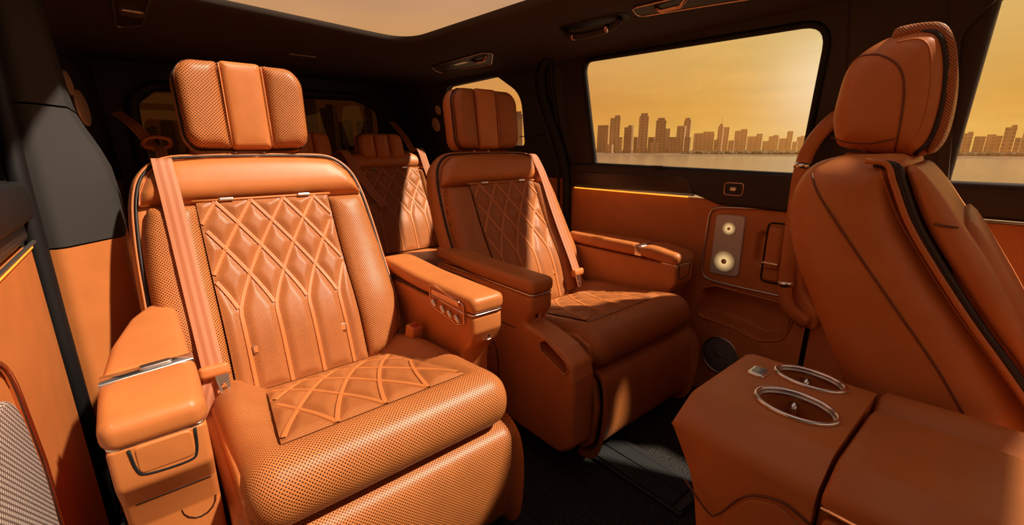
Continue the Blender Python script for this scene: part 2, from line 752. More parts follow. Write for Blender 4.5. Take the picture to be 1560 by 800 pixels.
def belt(name, pts, wid, width, thick, mat, parent=None):
    """flat webbing along pts; wid = list of width directions (or one)"""
    P = [Vector(p) for p in pts]
    c = len(P)
    V, F, U = [], [], []
    L = 0
    cs = [(-.5, -.3), (-.46, .5), (-.2, .55), (0, .56), (.2, .55), (.46, .5), (.5, -.3), (.46, -.5), (-.46, -.5)]
    n = len(cs)
    for i in range(c):
        t = (P[min(i + 1, c - 1)] - P[max(i - 1, 0)]).normalized()
        w = Vector(wid[i] if isinstance(wid, list) else wid)
        w = (w - t * w.dot(t)).normalized()
        nn = w.cross(t)
        if i:
            L += (P[i] - P[i - 1]).length
        for a, b in cs:
            V.append(P[i] + w * a * width + nn * b * thick)
            U.append((a + .5, L))
    for i in range(c - 1):
        for k in range(n):
            q = (k + 1) % n
            F.append((i * n + k, i * n + q, (i + 1) * n + q, (i + 1) * n + k))
    F.append(tuple(range(n - 1, -1, -1)))
    F.append(tuple((c - 1) * n + k for k in range(n)))
    return build(name, V, F, mat, parent, U, sharp=50)


def loft(name, secs, mat, parent=None, caps=True, sharp=None):
    n = len(secs[0])
    V, F = [], []
    for s in secs:
        V += [Vector(p) for p in s]
    for i in range(len(secs) - 1):
        for k in range(n):
            q = (k + 1) % n
            F.append((i * n + k, i * n + q, (i + 1) * n + q, (i + 1) * n + k))
    if caps:
        F.append(tuple(range(n - 1, -1, -1)))
        F.append(tuple((len(secs) - 1) * n + k for k in range(n)))
    return build(name, V, F, mat, parent, [(v.x, v.y) for v in V], sharp=sharp)


def gridsurf(name, fn, nu, nv, mat, parent=None, uvf=None):
    V, F, U = [], [], []
    for j in range(nv + 1):
        for i in range(nu + 1):
            u, v = i / nu, j / nv
            V.append(fn(u, v))
            U.append(uvf(u, v) if uvf else (u, v))
    for j in range(nv):
        for i in range(nu):
            a = j * (nu + 1) + i
            F.append((a, a + 1, a + nu + 2, a + nu + 1))
    return build(name, V, F, mat, parent, U)


def box(name, x0, x1, y0, y1, z0, z1, mat, parent=None, r=.006):
    return pillow(name, rrect(x0, x1, y0, y1, max(r, .0005), 4), lambda a, b, h: (a, b, z1 + h), z1 - z0, min(r, (z1 - z0) * .49), mat, parent, step=1)


def cut(obj, cutter):
    md = obj.modifiers.new('b', 'BOOLEAN')
    md.object = cutter
    md.solver = 'EXACT'
    bpy.context.view_layer.update()
    dg = bpy.context.evaluated_depsgraph_get()
    me = bpy.data.meshes.new_from_object(obj.evaluated_get(dg))
    obj.modifiers.clear()
    obj.data = me
    me.polygons.foreach_set('use_smooth', [True] * len(me.polygons))
    me.set_sharp_from_angle(angle=math.radians(35))
    bpy.data.objects.remove(cutter, do_unlink=True)


def pad(name, prof, hw, r, side, disp, mat, parent, T, nx=28):
    """upholstered pad: profile [(y,z)], half width hw(s) -> (left,right), rounded lateral edges.
    disp(x, s) raises the surface along its normal."""
    c = len(prof)
    V, F, U = [], [], []
    cols = []
    na = 5
    L = 0
    for i in range(c):
        a = Vector(prof[max(i - 1, 0)]); b = Vector(prof[min(i + 1, c - 1)])
        t = (b - a).normalized()
        nn = Vector((-t.y, t.x))
        if i:
            L += (Vector(prof[i]) - Vector(prof[i - 1])).length
        s = i / (c - 1)
        xl, xr = hw(s)
        row = [(xl, -side)]
        for k in range(na):
            th = math.pi / 2 * k / na
            row.append((xl + r * (1 - math.cos(th)), -r * (1 - math.sin(th))))
        for k in range(nx + 1):
            row.append((xl + r + (xr - xl - 2 * r) * k / nx, 0))
        for k in range(na - 1, -1, -1):
            th = math.pi / 2 * k / na
            row.append((xr - r * (1 - math.cos(th)), -r * (1 - math.sin(th))))
        row.append((xr, -side))
        for x, d in row:
            h = d + disp(x, s)
            V.append(T(x, prof[i][0] + nn.x * h, prof[i][1] + nn.y * h))
            U.append((x - d * .8 * (1 if x > 0 else -1), L))
        m = len(row)
    for i in range(c - 1):
        for k in range(m - 1):
            F.append((i * m + k, i * m + k + 1, (i + 1) * m + k + 1, (i + 1) * m + k))
    F.append(tuple(range(m)))
    F.append(tuple((c - 1) * m + k for k in reversed(range(m))))
    return build(name, V, F, mat, parent, U)


def sstep(a, b, x):
    t = max(0, min(1, (x - a) / (b - a)))
    return t * t * (3 - 2 * t)


def quilt(name, S3, half, H, curves, parent, mat='leather_fine_perforated', puff=.009, sw=.012, nu=56, nv=84, strips=True):
    """quilted insert: S3(u,v,h)->xyz with u in metres across, v in metres along; curves = lists of (u,v)"""
    segs = []
    for cv in curves:
        segs.append([Vector(p) for p in cv])

    def dist(u, v):
        best = 1
        for cv in segs:
            for a, b in zip(cv, cv[1:]):
                if min(a.y, b.y) - .03 > v or max(a.y, b.y) + .03 < v or min(a.x, b.x) - .03 > u or max(a.x, b.x) + .03 < u:
                    continue
                ab = b - a
                p = Vector((u, v)) - a
                t = max(0, min(1, p.dot(ab) / max(ab.length_squared, 1e-12)))
                d = (p - ab * t).length
                if d < best:
                    best = d
        return best

    def f(i, j):
        u = -half + 2 * half * i
        v = H * j
        e = min(u + half, half - u, v, H - v)
        d = min(dist(u, v), e + .004)
        h = puff * (sstep(0, .026, d)) - .004
        return S3(u, v, h)
    o = gridsurf(name, f, nu, nv, mat, parent, lambda i, j: (-half + 2 * half * i, H * j))
    if strips:
        for cv in segs:
            if len(cv) < 3:
                continue
            V, F, U = [], [], []
            cs = [(-.5, -.004), (-.36, .0008), (-.12, -.0002), (.12, -.0002), (.36, .0008), (.5, -.004)]
            for i, p in enumerate(cv):
                t = (cv[min(i + 1, len(cv) - 1)] - cv[max(i - 1, 0)]).normalized()
                w = Vector((-t.y, t.x))
                for a, h in cs:
                    q = p + w * a * sw
                    q.x = max(-half, min(half, q.x))
                    V.append(S3(q.x, q.y, h)); U.append((a * sw, i * .01))
            n = len(cs)
            for i in range(len(cv) - 1):
                for k in range(n - 1):
                    F.append((i * n + k, i * n + k + 1, (i + 1) * n + k + 1, (i + 1) * n + k))
            build('quilt_strip', V, F, 'leather_strip', o, U)
    return o


def back_curves(half, H, w, rows=2.0, v0=.40):
    out = []
    k = int(half / w) + 3
    for i in range(-k, k + 1):
        ui = (i + .5) * w
        for sg in (-1, 1):
            cv = []
            n = 26
            for j in range(n + 1):
                vn = .0 + j / n
                g = 0 if vn < v0 else rows * w * ((vn - v0) / (1 - v0)) ** 1.25
                u = ui + sg * g
                cv.append((u, vn * H))
            # keep only the stretch inside the panel
            seg = [p for p in cv if abs(p[0]) <= half - .002]
            if sg < 0:      # the lower stem belongs to one branch only
                seg = [p for p in seg if p[1] >= v0 * H * .98]
            if len(seg) > 3:
                out.append(seg)
    return out


def cushion_curves(half, H, w):
    out = []
    k = int(half / w) + 3
    for i in range(-k, k + 1):
        ui = i * w
        for sg in (-1, 1):
            cv = []
            n = 18
            for j in range(n + 1):
                vn = min(.985, j / n)
                g = 1.5 * w * (1 - math.sqrt(1 - vn ** 2)) + .9 * w * vn
                cv.append((ui + sg * g, vn * H))
            seg = [p for p in cv if abs(p[0]) <= half - .002]
            if len(seg) > 3:
                out.append(seg)
    return out


# ------------------------------------------------------------------ setting: cabin shell
XW, XL = 1.75, -.20


def xr(z):      # right wall leans inwards above the belt line
    return XW - max(0, z - .93) * .215


floor = gridsurf('floor', lambda u, v: (XL - .05 + 2.05 * u, -1.0 + 4.5 * v, 0), 4, 8, 'carpet')
tag(floor, 'black carpeted cabin floor under the seats', kind='structure')

# ceiling: flat middle with the sunroof opening, sides curving down
ceil = empty('ceiling', (.78, 1.2, 1.47), 'dark headliner around the sunroof opening', kind='structure')
K_ = 1.06
hole = roundpoly([(.08, -.10), (1.28, -.10), (1.28, .70), (1.07 * K_, 1.12 * K_), (1.02 * K_, 1.935 * K_), (.3 * K_, 1.825 * K_), (.05, 1.77 * K_)], [.1, .1, .3, .3, .14, .1, .2], 8)  # unseen front part widened and cut short to steer the sun onto the seats
hole = densify(hole, .05)
hin = inward(hole)
lip = []
for off, z in ((0, 1.515), (0, 1.497), (.010, 1.488), (.030, 1.482), (.06, 1.477), (.085, 1.4725), (.10, 1.4705)):
    lip.append([(p[0] - q.x * off, p[1] - q.y * off, z) for p, q in zip(hole, hin)])
loft('sunroof_lip', lip, 'headliner', ceil, caps=False)
big = [(p[0], p[1]) for p in lip[-1]]
plate('headliner_middle', [(-.08, -.55), (1.40, -.55), (1.40, 3.32), (-.08, 3.32)], [big], lambda a, b, h: (a, b, 1.47 + h), 0, .03, 'headliner', ceil)  # front edge set out of view to limit sun on the console
for sgn in (1, -1):
    xa, xb = (1.40, 1.66) if sgn > 0 else (-.08, -.21)

    def side(u, v, xa=xa, xb=xb):
        x = xa + (xb - xa) * u
        return (x, -.55 + 3.87 * v, 1.47 - .05 * u ** 2.0)
    gridsurf('headliner_side', side, 12, 4, 'headliner', ceil)
pillow('sunroof_glass', rrect(.0, 1.30, -.2, 2.16, .1), lambda a, b, h: (a, b, 1.53 + h), .006, .002, 'roof_glass', ceil, step=1)

# rear wall with tinted window
wr = empty('wall_rear', (.78, 3.31, 0), 'dark tailgate trim around the tinted rear window', kind='structure')
rwin = roundpoly([(.03, .90), (1.49, .90), (1.47, 1.30), (1.30, 1.375), (.14, 1.355), (.04, 1.27)], [.08, .1, .1, .2, .08, .08], 6)
plate('tailgate_panel', [(-.3, .0), (1.9, .0), (1.9, 1.50), (-.3, 1.50)], [rwin], lambda a, b, h: (a, 3.30 + h, b), 0, .04, 'dark_trim', wr)
tube('window_seal', [(a, 3.285, b) for a, b in densify(rwin, .05)], .032, 'dark_trim', wr, closed=True, n=10)
w2 = plate('window_2', rwin, [], lambda a, b, h: (a, 3.33 + h, b), 0, .006, 'tinted_glass')
tag(w2, 'dark tinted rear window behind the third row headrests', kind='structure')

wf = empty('wall_front', (.78, -1.0, 0), 'unseen dark front wall added to cut light under the windscreen', kind='structure')
box('front_light_block', -.25, 1.85, -1.06, -1.0, 0, .98, 'dark_trim', wf)  # out of view, added to hold back light from the open front

# ---------------- right side: rear quarter (behind the sliding door)
wq = empty('wall_right', (1.75, 2.4, 0), 'dark upholstered rear quarter trim with orange leather below', kind='structure')


def fq(a, b, h):   # a = y, b = z, h outwards
    return (xr(b) - .10 * max(0, 0) - (a - 1.6) * .03 + h, a, b)


qwin = roundpoly([(1.93, 1.03), (2.60, 1.06), (2.60, 1.40), (2.08, 1.41), (1.90, 1.30)], [.03, .05, .05, .09, .12], 6)


def fq2(a, b, h):
    return (XW - (b - .93) * .215 - (a - 1.6) * .03 + h, a, b)


plate('quarter_panel', [(1.58, .862), (3.36, .862), (3.36, 1.48), (1.58, 1.48)], [qwin], fq2, 0, .04, 'pillar_fabric', wq)
tube('panel_seam', [fq2(y, 1.085 - .01 * (y - 1.6), -.001) for y in (1.60, 1.7, 1.8, 1.9, 1.96)], .0025, 'hole_black', wq)
tube('panel_seam', [fq2(y, 1.40, -.001) for y in (1.60, 1.7, 1.8, 1.9, 2.0)], .0025, 'hole_black', wq)
tube('panel_seam', [fq2(y, 1.02 + (y - 2.6) * .05, -.001) for y in (2.5, 2.7, 2.9, 3.1, 3.3)], .0025, 'hole_black', wq)
plate('lower_leather', [(1.58, .0), (3.36, .0), (3.36, .86), (1.58, .86)], [], lambda a, b, h: (1.755 - (a - 1.6) * .03 + h, a, b), 0, .04, 'leather', wq)
w3 = plate('window_3', qwin, [], lambda a, b, h: fq2(a, b, h + .03), 0, .005, 'window_glass')
tag(w3, 'small rear quarter window beside the far headrest', kind='structure')
# black seal between door and quarter trim
seal = [(xr(1.45) - .012, 1.62, 1.462), (xr(1.40) - .02, 1.70, 1.40), (xr(1.3) - .02, 1.715, 1.30), (xr(1.2) - .02, 1.695, 1.20), (xr(1.1) - .02, 1.66, 1.10), (xr(1.0) - .02, 1.635, 1.0), (1.73, 1.615, .9), (1.73, 1.605, .8), (1.73, 1.60, .5), (1.73, 1.60, .1)]
sl = tube('trim_1', catmull(seal, 5), .024, 'rubber', None, n=10)
tag(sl, 'black rubber door seal beside the far seat', kind='structure')
sl = tube('trim_2', [Vector(p) + Vector((-.006, .055, 0)) for p in catmull(seal, 5)], .008, 'pillar_fabric', None, n=8)
tag(sl, 'thin welt along the far pillar trim', kind='structure')

# ---------------- right sliding door
d1 = empty('door_1', (1.75, 1.0, 0), 'orange leather sliding door with dark belt and chrome trim', kind='structure')


def fd(a, b, h):
    return (XW - (b - .93) * .215 + h, a, b)


dwin = roundpoly([(.535, .925), (1.44, .938), (1.455, 1.405), (.49, 1.385)], [.03, .03, .055, .07], 6)
plate('window_frame', [(.42, .925), (1.63, .925), (1.68, 1.47), (.42, 1.47)], [dwin], fd, 0, .022, 'dark_trim', d1)
tube('window_seal', [fd(a, b, -.001) for a, b in densify(dwin, .05)], .011, 'rubber', d1, closed=True)
tube('frame_welt', [fd(a, b, -.004) for a, b in catmull([(1.63, .95), (1.66, 1.2), (1.655, 1.40), (1.60, 1.452), (1.3, 1.45), (.8, 1.445), (.42, 1.44)], 5)], .012, 'rubber', d1)
w1 = plate('window_1', dwin, [], lambda a, b, h: fd(a, b, h + .018), 0, .004, 'window_glass')
tag(w1, 'large clear side window facing the sunset skyline', kind='structure')
# belt board
pillow('belt_board', roundpoly([(.44, .795), (.80, .800), (.90, .832), (1.60, .826), (1.60, .945), (.44, .930)], [.01, .08, .05, .01, .02, .02], 5), lambda a, b, h: (1.735 - h, a, b), .04, .014, 'dark_trim', d1, step=.05)
pillow('wood_inlay', roundpoly([(.905, .838), (1.58, .832), (1.58, .900), (1.10, .905), (.94, .905)], [.006, .006, .01, .2, .045], 6), lambda a, b, h: (1.731 - h, a, b), .012, .004, 'dark_wood', d1, step=.05)
tube('chrome_strip', [(1.728, 1.585, .8275), (1.728, 1.2, .829), (1.728, .90, .833)], .0045, 'satin_metal', d1)
ls = tube('light_strip', [(1.7385, 1.56, .8190), (1.7385, 1.2, .8200), (1.7385, .93, .8220)], .0028, 'ambient_light', d1)


# leather panel with map pocket and handle recess
def dpanel(u, v):
    y = .44 + 1.16 * u
    z = .0 + .82 * v
    x = 1.752 - .016 * sstep(.50, .30, z)
    # recessed pocket
    def inside(poly, yy, zz):
        d = 1e9
        c = len(poly)
        ins = False
        for i in range(c):
            a = Vector(poly[i]); b = Vector(poly[(i + 1) % c])
            ab = b - a
            t = max(0, min(1, (Vector((yy, zz)) - a).dot(ab) / ab.length_squared))
            d = min(d, (Vector((yy, zz)) - a - ab * t).length)
            if (a.y > zz) != (b.y > zz) and yy < a.x + (zz - a.y) / (b.y - a.y) * ab.x:
                ins = not ins
        return d if ins else -d
    if .44 < y < .9 and .26 < z < .50:
        k = inside(POCKET, y, z)
        x += .07 * sstep(-.004, .022, k)
    if .5 < y < .66 and .5 < z < .76:
        k = inside(HREC, y, z)
        x += .018 * sstep(-.003, .010, k)
    return (x, y, z)


POCKET = roundpoly([(.835, .325), (.835, .445), (.78, .47), (.50, .462), (.485, .40), (.50, .325), (.585, .295), (.68, .318)], [.03, .04, .04, .04, .02, .05, .04, .06], 4)
HREC = roundpoly([(.645, .595), (.645, .715), (.545, .72), (.545, .595)], .02, 4)
gridsurf('leather_panel', dpanel, 150, 104, 'leather', d1)
box('rear_leak_block', 1.765, 1.80, .38, .50, .02, .95, 'rubber', d1, .004)  # dark strip added behind the panel joint to stop sky light leaking in
box('front_leak_block', 1.772, 1.80, 1.52, 1.68, .02, .95, 'rubber', d1, .004)  # matching strip added behind the other joint to block light
tube('pocket_lip', [(1.751 - .016 * sstep(.50, .30, b), a, b) for a, b in densify(POCKET, .02)], .004, 'leather', d1, closed=True)
tube('chrome_surround', [(1.747, a, b) for a, b in catmull([(.44, .812), (.54, .806), (.68, .799), (.80, .789), (.832, .765), (.838, .70), (.843, .58), (.838, .52), (.81, .492), (.70, .487), (.525, .4895), (.44, .49)], 6)], .0042, 'satin_metal', d1)
# pull handle
ph = pillow('pull_handle', rrect(.553, .602, .585, .745, .016), lambda a, b, h: (1.722 - h, a, b), .03, .012, 'leather', d1, dome=.004)
pillow('handle_band', rrect(.551, .604, .606, .614, .002), lambda a, b, h: (1.714 - h, a, b), .03, .002, 'chrome', ph, step=1)
pillow('handle_base', rrect(.549, .606, .537, .60, .014), lambda a, b, h: (1.738 - h, a, b), .03, .010, 'leather', d1)
tube('handle_gap', [(1.7505, a, b) for a, b in densify(rrect(.542, .613, .530, .754, .02), .03)], .003, 'hole_black', d1, closed=True)

# B pillar and front door
bp = pillow('trim_3', roundpoly([(.17, .82), (.430, .82), (.430, 1.0), (.462, 1.46), (.14, 1.46), (.165, .92)], .03), lambda a, b, h: (XW - max(0, b - .93) * .215 - .006 - h, a, b), .05, .02, 'dark_trim', None, step=.08)
tag(bp, 'dark door pillar behind the front seat headrest', kind='structure')
bp = pillow('trim_4', roundpoly([(.17, .0), (.428, .0), (.428, .815), (.17, .815)], .02), lambda a, b, h: (XW - .006 - h, a, b), .05, .015, 'leather', None, step=.08)
tag(bp, 'orange leather lower pillar trim behind the front seat', kind='structure')
d3 = empty('door_3', (1.75, -.4, 0), 'orange leather front door with dark belt', kind='structure')
fwin = roundpoly([(-.85, .915), (.165, .915), (.20, 1.30), (.12, 1.405), (-.85, 1.385)], [.03, .012, .06, .1, .06], 8)
plate('window_frame', [(-1.0, .915), (.19, .915), (.24, 1.47), (-1.0, 1.47)], [fwin], fd, -.02, .05, 'dark_trim', d3)
w4 = plate('window_4', fwin, [], lambda a, b, h: fd(a, b, h + .035), 0, .005, 'window_glass')
tag(w4, 'front side window beside the front seat', kind='structure')
pillow('belt_board', rrect(-1.0, .20, .832, .93, .012), lambda a, b, h: (1.735 - h, a, b), .04, .014, 'dark_trim', d3, step=.1)
tube('chrome_strip', [(1.727, .19, .8275), (1.727, -.3, .8275), (1.727, -1.0, .8275)], .0045, 'satin_metal', d3)
pillow('wood_inlay', roundpoly([(-1, .838), (.02, .838), (-.02, .872), (-.12, .888), (-1, .888)], [.004, .01, .03, .05, .004]), lambda a, b, h: (1.731 - h, a, b), .012, .004, 'dark_wood', d3, step=.05)
plate('leather_panel', [(-1.0, 0), (.19, 0), (.19, .825), (-1.0, .825)], [], lambda a, b, h: (1.752 + h, a, b), 0, .04, 'leather', d3)
pillow('door_armrest', roundpoly([(-1.0, .50), (.10, .53), (.11, .60), (.02, .645), (-1.0, .66)], [.01, .02, .02, .05, .02]), lambda a, b, h: (1.70 - h, a, b), .06, .025, 'leather', d3, step=.08)
tube('armrest_trim', [(1.675, .10, .545), (1.672, -.1, .54), (1.672, -1.0, .535)], .004, 'satin_metal', d3)

# ---------------- left side
d4 = empty('door_4', (-.25, -.4, 0), 'unseen dark front door on the camera side, added to cut stray light', kind='structure')
plate('door_light_block', [(-1.0, 0), (.28, 0), (.28, .95), (-1.0, .95)], [], lambda a, b, h: (-.24 - h, a, b), 0, .03, 'dark_trim', d4)  # out of view, added to darken the cabin from the camera side
lwin = rrect(.42, 1.20, .97, 1.40, .08)  # unseen opening sized to light the far seat and spare the console
plate('window_frame', [(-1.0, .95), (1.30, .95), (1.30, 1.50), (-1.0, 1.50)], [lwin], lambda a, b, h: (-.23 - h, a, b), 0, .03, 'dark_trim', d4)  # blank front stretch added to keep sky light off the console
w5 = plate('window_5', lwin, [], lambda a, b, h: (-.25 - h, a, b), 0, .005, 'window_glass')
tag(w5, 'unseen clear side window on the camera side, sized to light the far seat', kind='structure')
d2 = empty('door_2', (-.2, .9, 0), 'orange leather sliding door close to the camera', kind='structure')


def fl(a, b, h):
    return (XL - h, a, b)


pillow('leather_panel', roundpoly([(.30, .02), (1.37, .02), (1.375, .815), (.30, .815)], [.01, .04, .01, .01]), lambda a, b, h: (XL + h, a, b), .05, .012, 'leather', d2, step=.1)
pillow('wood_inlay', roundpoly([(.30, .826), (1.395, .826), (1.395, .865), (.30, .90)], [.003, .006, .01, .004]), lambda a, b, h: (XL - .004 + h, a, b), .04, .006, 'dark_wood', d2, step=.1)
pillow('belt_board', roundpoly([(.30, .87), (1.42, .862), (1.46, .90), (1.42, .95), (.30, .98)], [.01, .02, .03, .03, .01]), lambda a, b, h: (XL + .012 + h, a, b), .06, .02, 'rubber', d2, step=.08)
tube('chrome_strip', [(XL + .003, .30, .8215), (XL + .003, .9, .8215), (XL + .003, 1.39, .8215)], .004, 'satin_metal', d2)
tube('light_strip', [(XL + .001, .32, .8145), (XL + .001, .9, .8145), (XL + .001, 1.36, .8145)], .0035, 'ambient_light', d2)
spk = roundpoly([(.62, .32), (.905, .33), (.925, .52), (.90, .69), (.62, .69)], [.05, .05, .12, .10, .05], 6)
tube('chrome_surround', [(XL + .004, a, b) for a, b in densify(roundpoly([(.60, .28), (.95, .29), (.965, .52), (.935, .73), (.60, .75)], [.05, .06, .12, .10, .05], 6), .04)], .006, 'rose_metal', d2, closed=True)
lspk = pillow('door_speaker', spk, lambda a, b, h: (XL + .012 + h, a, b), .014, .006, 'grille_door', None, step=.04)
tag(lspk, 'silver perforated speaker grille in the left door panel', 'speaker')
wl = empty('wall_left', (-.2, 2.2, 0), 'dark left side pillar and rear quarter trim', kind='structure')
# frame and seals of the left door opening
plate('door_frame', [(1.25, .94), (1.78, .94), (1.78, 1.50), (1.25, 1.50)], [], lambda a, b, h: (XL - .035 - h, a, b), 0, .04, 'rubber', wl)
for y0, rr in ((1.44, .017), (1.50, .012), (1.55, .015)):
    tube('door_seal', [(XL - .004, y0 + .01, .02), (XL - .004, y0, .6), (XL - .004, y0 + .02, .95), (XL - .004, y0 + .10, 1.48)], rr, 'rubber', wl)
plate('sill_panel', [(1.38, .0), (1.80, .0), (1.80, .95), (1.38, .95)], [], lambda a, b, h: (XL - .02 - h, a, b), 0, .03, 'hole_black', wl)


def colsec(z, x1, y0, y1, r, x0=-.23):
    return [(a, b, z) for a, b in roundpoly([(x0, y0), (x0 + .06, y0 - .02), (x1, y0 + .10), (x1, y1), (x0, y1)], [.01, .03, r, r * .6, .01], 6)]


loft('pillar_upper', [colsec(1.50, -.130, 1.66, 2.0, .05), colsec(1.35, -.128, 1.63, 2.0, .05), colsec(1.20, -.120, 1.60, 2.0, .05), colsec(1.125, -.112, 1.59, 2.0, .05)], 'pillar_fabric', wl, sharp=50)
loft('pillar_middle', [colsec(1.12, -.112, 1.59, 2.0, .05), colsec(1.08, -.100, 1.58, 2.0, .05), colsec(1.02, -.077, 1.57, 2.0, .06), colsec(.96, -.060, 1.56, 2.0, .06), colsec(.88, -.053, 1.55, 2.0, .06), colsec(.78, -.052, 1.55, 2.0, .06)], 'pillar_fabric', wl, sharp=50)
loft('pillar_lower', [colsec(.775, -.055, 1.55, 2.0, .06), colsec(.62, -.053, 1.54, 2.0, .06), colsec(.45, -.04, 1.53, 2.0, .06), colsec(0, -.04, 1.53, 2.0, .06)], 'leather', wl, sharp=50)


def fL(a, b, h):
    return (-.2 + .1 * (a - 2.0) - (b - 1.0) * .05 + h, a, b)


plate('quarter_panel', [(1.9, .86), (3.34, .86), (3.34, 1.48), (1.9, 1.48)], [], fL, -.03, 0, 'pillar_fabric', wl)
tube('panel_seam', [fL(y, 1.03 - (y - 2.4) * .06, .001) for y in (2.0, 2.4, 2.8, 3.0, 3.3)], .003, 'hole_black', wl)
tube('panel_seam', [fL(y, 1.385 + (y - 2.4) * .0, .001) for y in (2.0, 2.4, 2.8, 3.0, 3.2)], .004, 'hole_black', wl)
plate('lower_leather', [(1.95, .0), (3.34, .0), (3.34, .86), (1.95, .86)], [], lambda a, b, h: (-.2 + .1 * (a - 2.0) + h, a, b), -.03, 0, 'leather', wl)
shelf = pillow('side_shelf', rrect(-.22, .075, 2.02, 2.46, .04), lambda a, b, h: (a, b, .64 + h), .64, .02, 'leather', wl, step=.05)
cutter = pillow('c', [(-.075 + .042 * math.cos(t * .3927), 2.2 + .042 * math.sin(t * .3927)) for t in range(16)], lambda a, b, h: (a, b, .70 + h), .14, .001, 'hole_black', None, step=1)
cut(shelf, cutter)
tube('cup_ring', [(-.075 + .043 * math.cos(t * .2618), 2.2 + .043 * math.sin(t * .2618), .641) for t in range(24)], .004, 'black_plastic', wl, closed=True)
pillow('cup_floor', [(-.075 + .04 * math.cos(t * .3927), 2.2 + .04 * math.sin(t * .3927)) for t in range(16)], lambda a, b, h: (a, b, .575 + h), .01, .001, 'hole_black', wl, step=1)

# ------------------------------------------------------------------ floor rails
for i, (x0, x1, y1, lab) in enumerate(((.555, .722, .90, 'black metal seat rail in the carpet below the near seat'), (1.02, 1.185, .90, 'black metal seat rail in the carpet between aisle and front console'))):
    y0 = .30 if i == 0 else .47
    rl = empty('seat_rail', ((x0 + x1) / 2, .7, 0), lab, 'seat rail', 'floor seat rails')
    box('rail_frame', x0, x1, y0, 1.5, .001, .012, 'rail_metal', rl, .006)
    xm = (x0 + x1) / 2 - .006
    box('rail_cover', x0 + .012, xm - .004, y0 + .035, 1.48, .0125, .017, 'rail_metal', rl, .002)
    box('rail_cover', xm + .004, x1 - .032, y0 + .035, 1.48, .0125, .017, 'rail_metal', rl, .002)
    box('rail_slot', x1 - .028, x1 - .010, y0 + .02, 1.48, .0125, .0135, 'hole_black', rl, .0005)
    box('rail_slot', xm - .0035, xm + .0035, y0 + .035, 1.48, .0125, .0135, 'hole_black', rl, .0005)
    box('rail_end', x0 + .012, x1 - .032, y0 + .006, y0 + .030, .0125, .0165, 'black_plastic', rl, .002)


# ------------------------------------------------------------------ captain seats
def reclined(T, yb, zb, k=.47):
    q = math.sqrt(1 + k * k)
    d = Vector((k / q, 1 / q))
    n = Vector((-1 / q, k / q))

    def f(a, h, o):
        o = o + .020 * math.exp(-((h - .17) / .13) ** 2)
        return T(a, yb + d.x * h + n.x * o, zb + d.y * h + n.y * o)
    return f


def mirror_poly(right):
    return [(a, b) for a, b in right] + [(-a, b) for a, b in reversed(right) if abs(a) > 1e-6]


def backrest(root, R, hwx, insx, top, fine, tags=True):
    """backrest parts on the reclined plane R(a,h,o)"""
    sc = hwx / .315
    outl = mirror_poly([(0, -.02), (.25 * sc, -.02), (.30 * sc, .06), (.315 * sc, .18), (.315 * sc, .34), (.310 * sc, .47), (.298 * sc, .585), (.272 * sc, .66), (.215 * sc, top - .010), (.12 * sc, top - .001), (0, top)])
    outl = [(a * 1.035, b + .010 * b / top) for a, b in outl]
    outl = catmull(outl, 4, True)
    sh = pillow('back_shell', outl, lambda a, b, h: R(a, b, h + .002), .105, .035, 'leather', root, rb=.05, step=.03)
    ring = inward(outl)
    tube('piping', [R(p[0] + q.x * .019, p[1] + q.y * .019, .000) for p, q in zip(outl, ring)], .0042, 'piping_black', sh, closed=True, n=6)
    tube('piping_welt', [R(p[0] + q.x * .012, p[1] + q.y * .012, -.006) for p, q in zip(outl, ring)], .0045, 'leather', sh, closed=True, n=6)
    # yoke
    yk = [(-.289 * sc, .563), (.289 * sc, .563), (.282 * sc, .60), (.262 * sc, .648), (.210 * sc, top - .026), (.12 * sc, top - .018), (0, top - .016), (-.12 * sc, top - .018), (-.210 * sc, top - .026), (-.262 * sc, .648), (-.282 * sc, .60)]
    yk = roundpoly(yk, [.006, .006, .04, .05, .06, .1, .1, .1, .06, .05, .04], 4)
    yoke = pillow('upper_panel', yk, lambda a, b, h: R(a, b, .030 + h), .05, .034, 'leather', root, dome=.014, step=.012, reach=.055)
    trimz = .5590
    tube('trim_line', [R(a * insx * 1.05, trimz, .036) for a in (-1, -.5, 0, .5, 1)], .0042, 'leather_strip', root)
    if tags:
        for a in (-.105, .105):
            pillow('metal_clip', rrect(a - .018, a + .018, trimz - .0045, trimz + .0045, .003), lambda p, b, h: R(p, b, .046 + h), .008, .002, 'chrome', root, step=1)
    bols = []
    for sg in (-1, 1):
        bo = [(sg * insx, .002), (sg * .255 * sc, .0), (sg * .295 * sc, .08), (sg * .302 * sc, .2), (sg * .300 * sc, .36), (sg * .290 * sc, .48), (sg * .275 * sc, .554), (sg * insx * .985, .554)]
        bo = roundpoly(bo, [.01, .03, .05, .1, .1, .1, .012, .008], 4)
        bols.append(pillow('side_bolster', bo, lambda a, b, h: R(a, b, .040 + h), .055, .026, 'leather_perforated', root, dome=.018, step=.014, reach=.06))
    w = insx / 2.0
    ins = quilt('quilted_insert', lambda u, v, h: R(u, .006 + v, .040 + h), insx, .548, back_curves(insx, .548, w), root, nu=44 if not fine else 64, nv=70 if not fine else 100)
    return sh, yoke, bols, ins


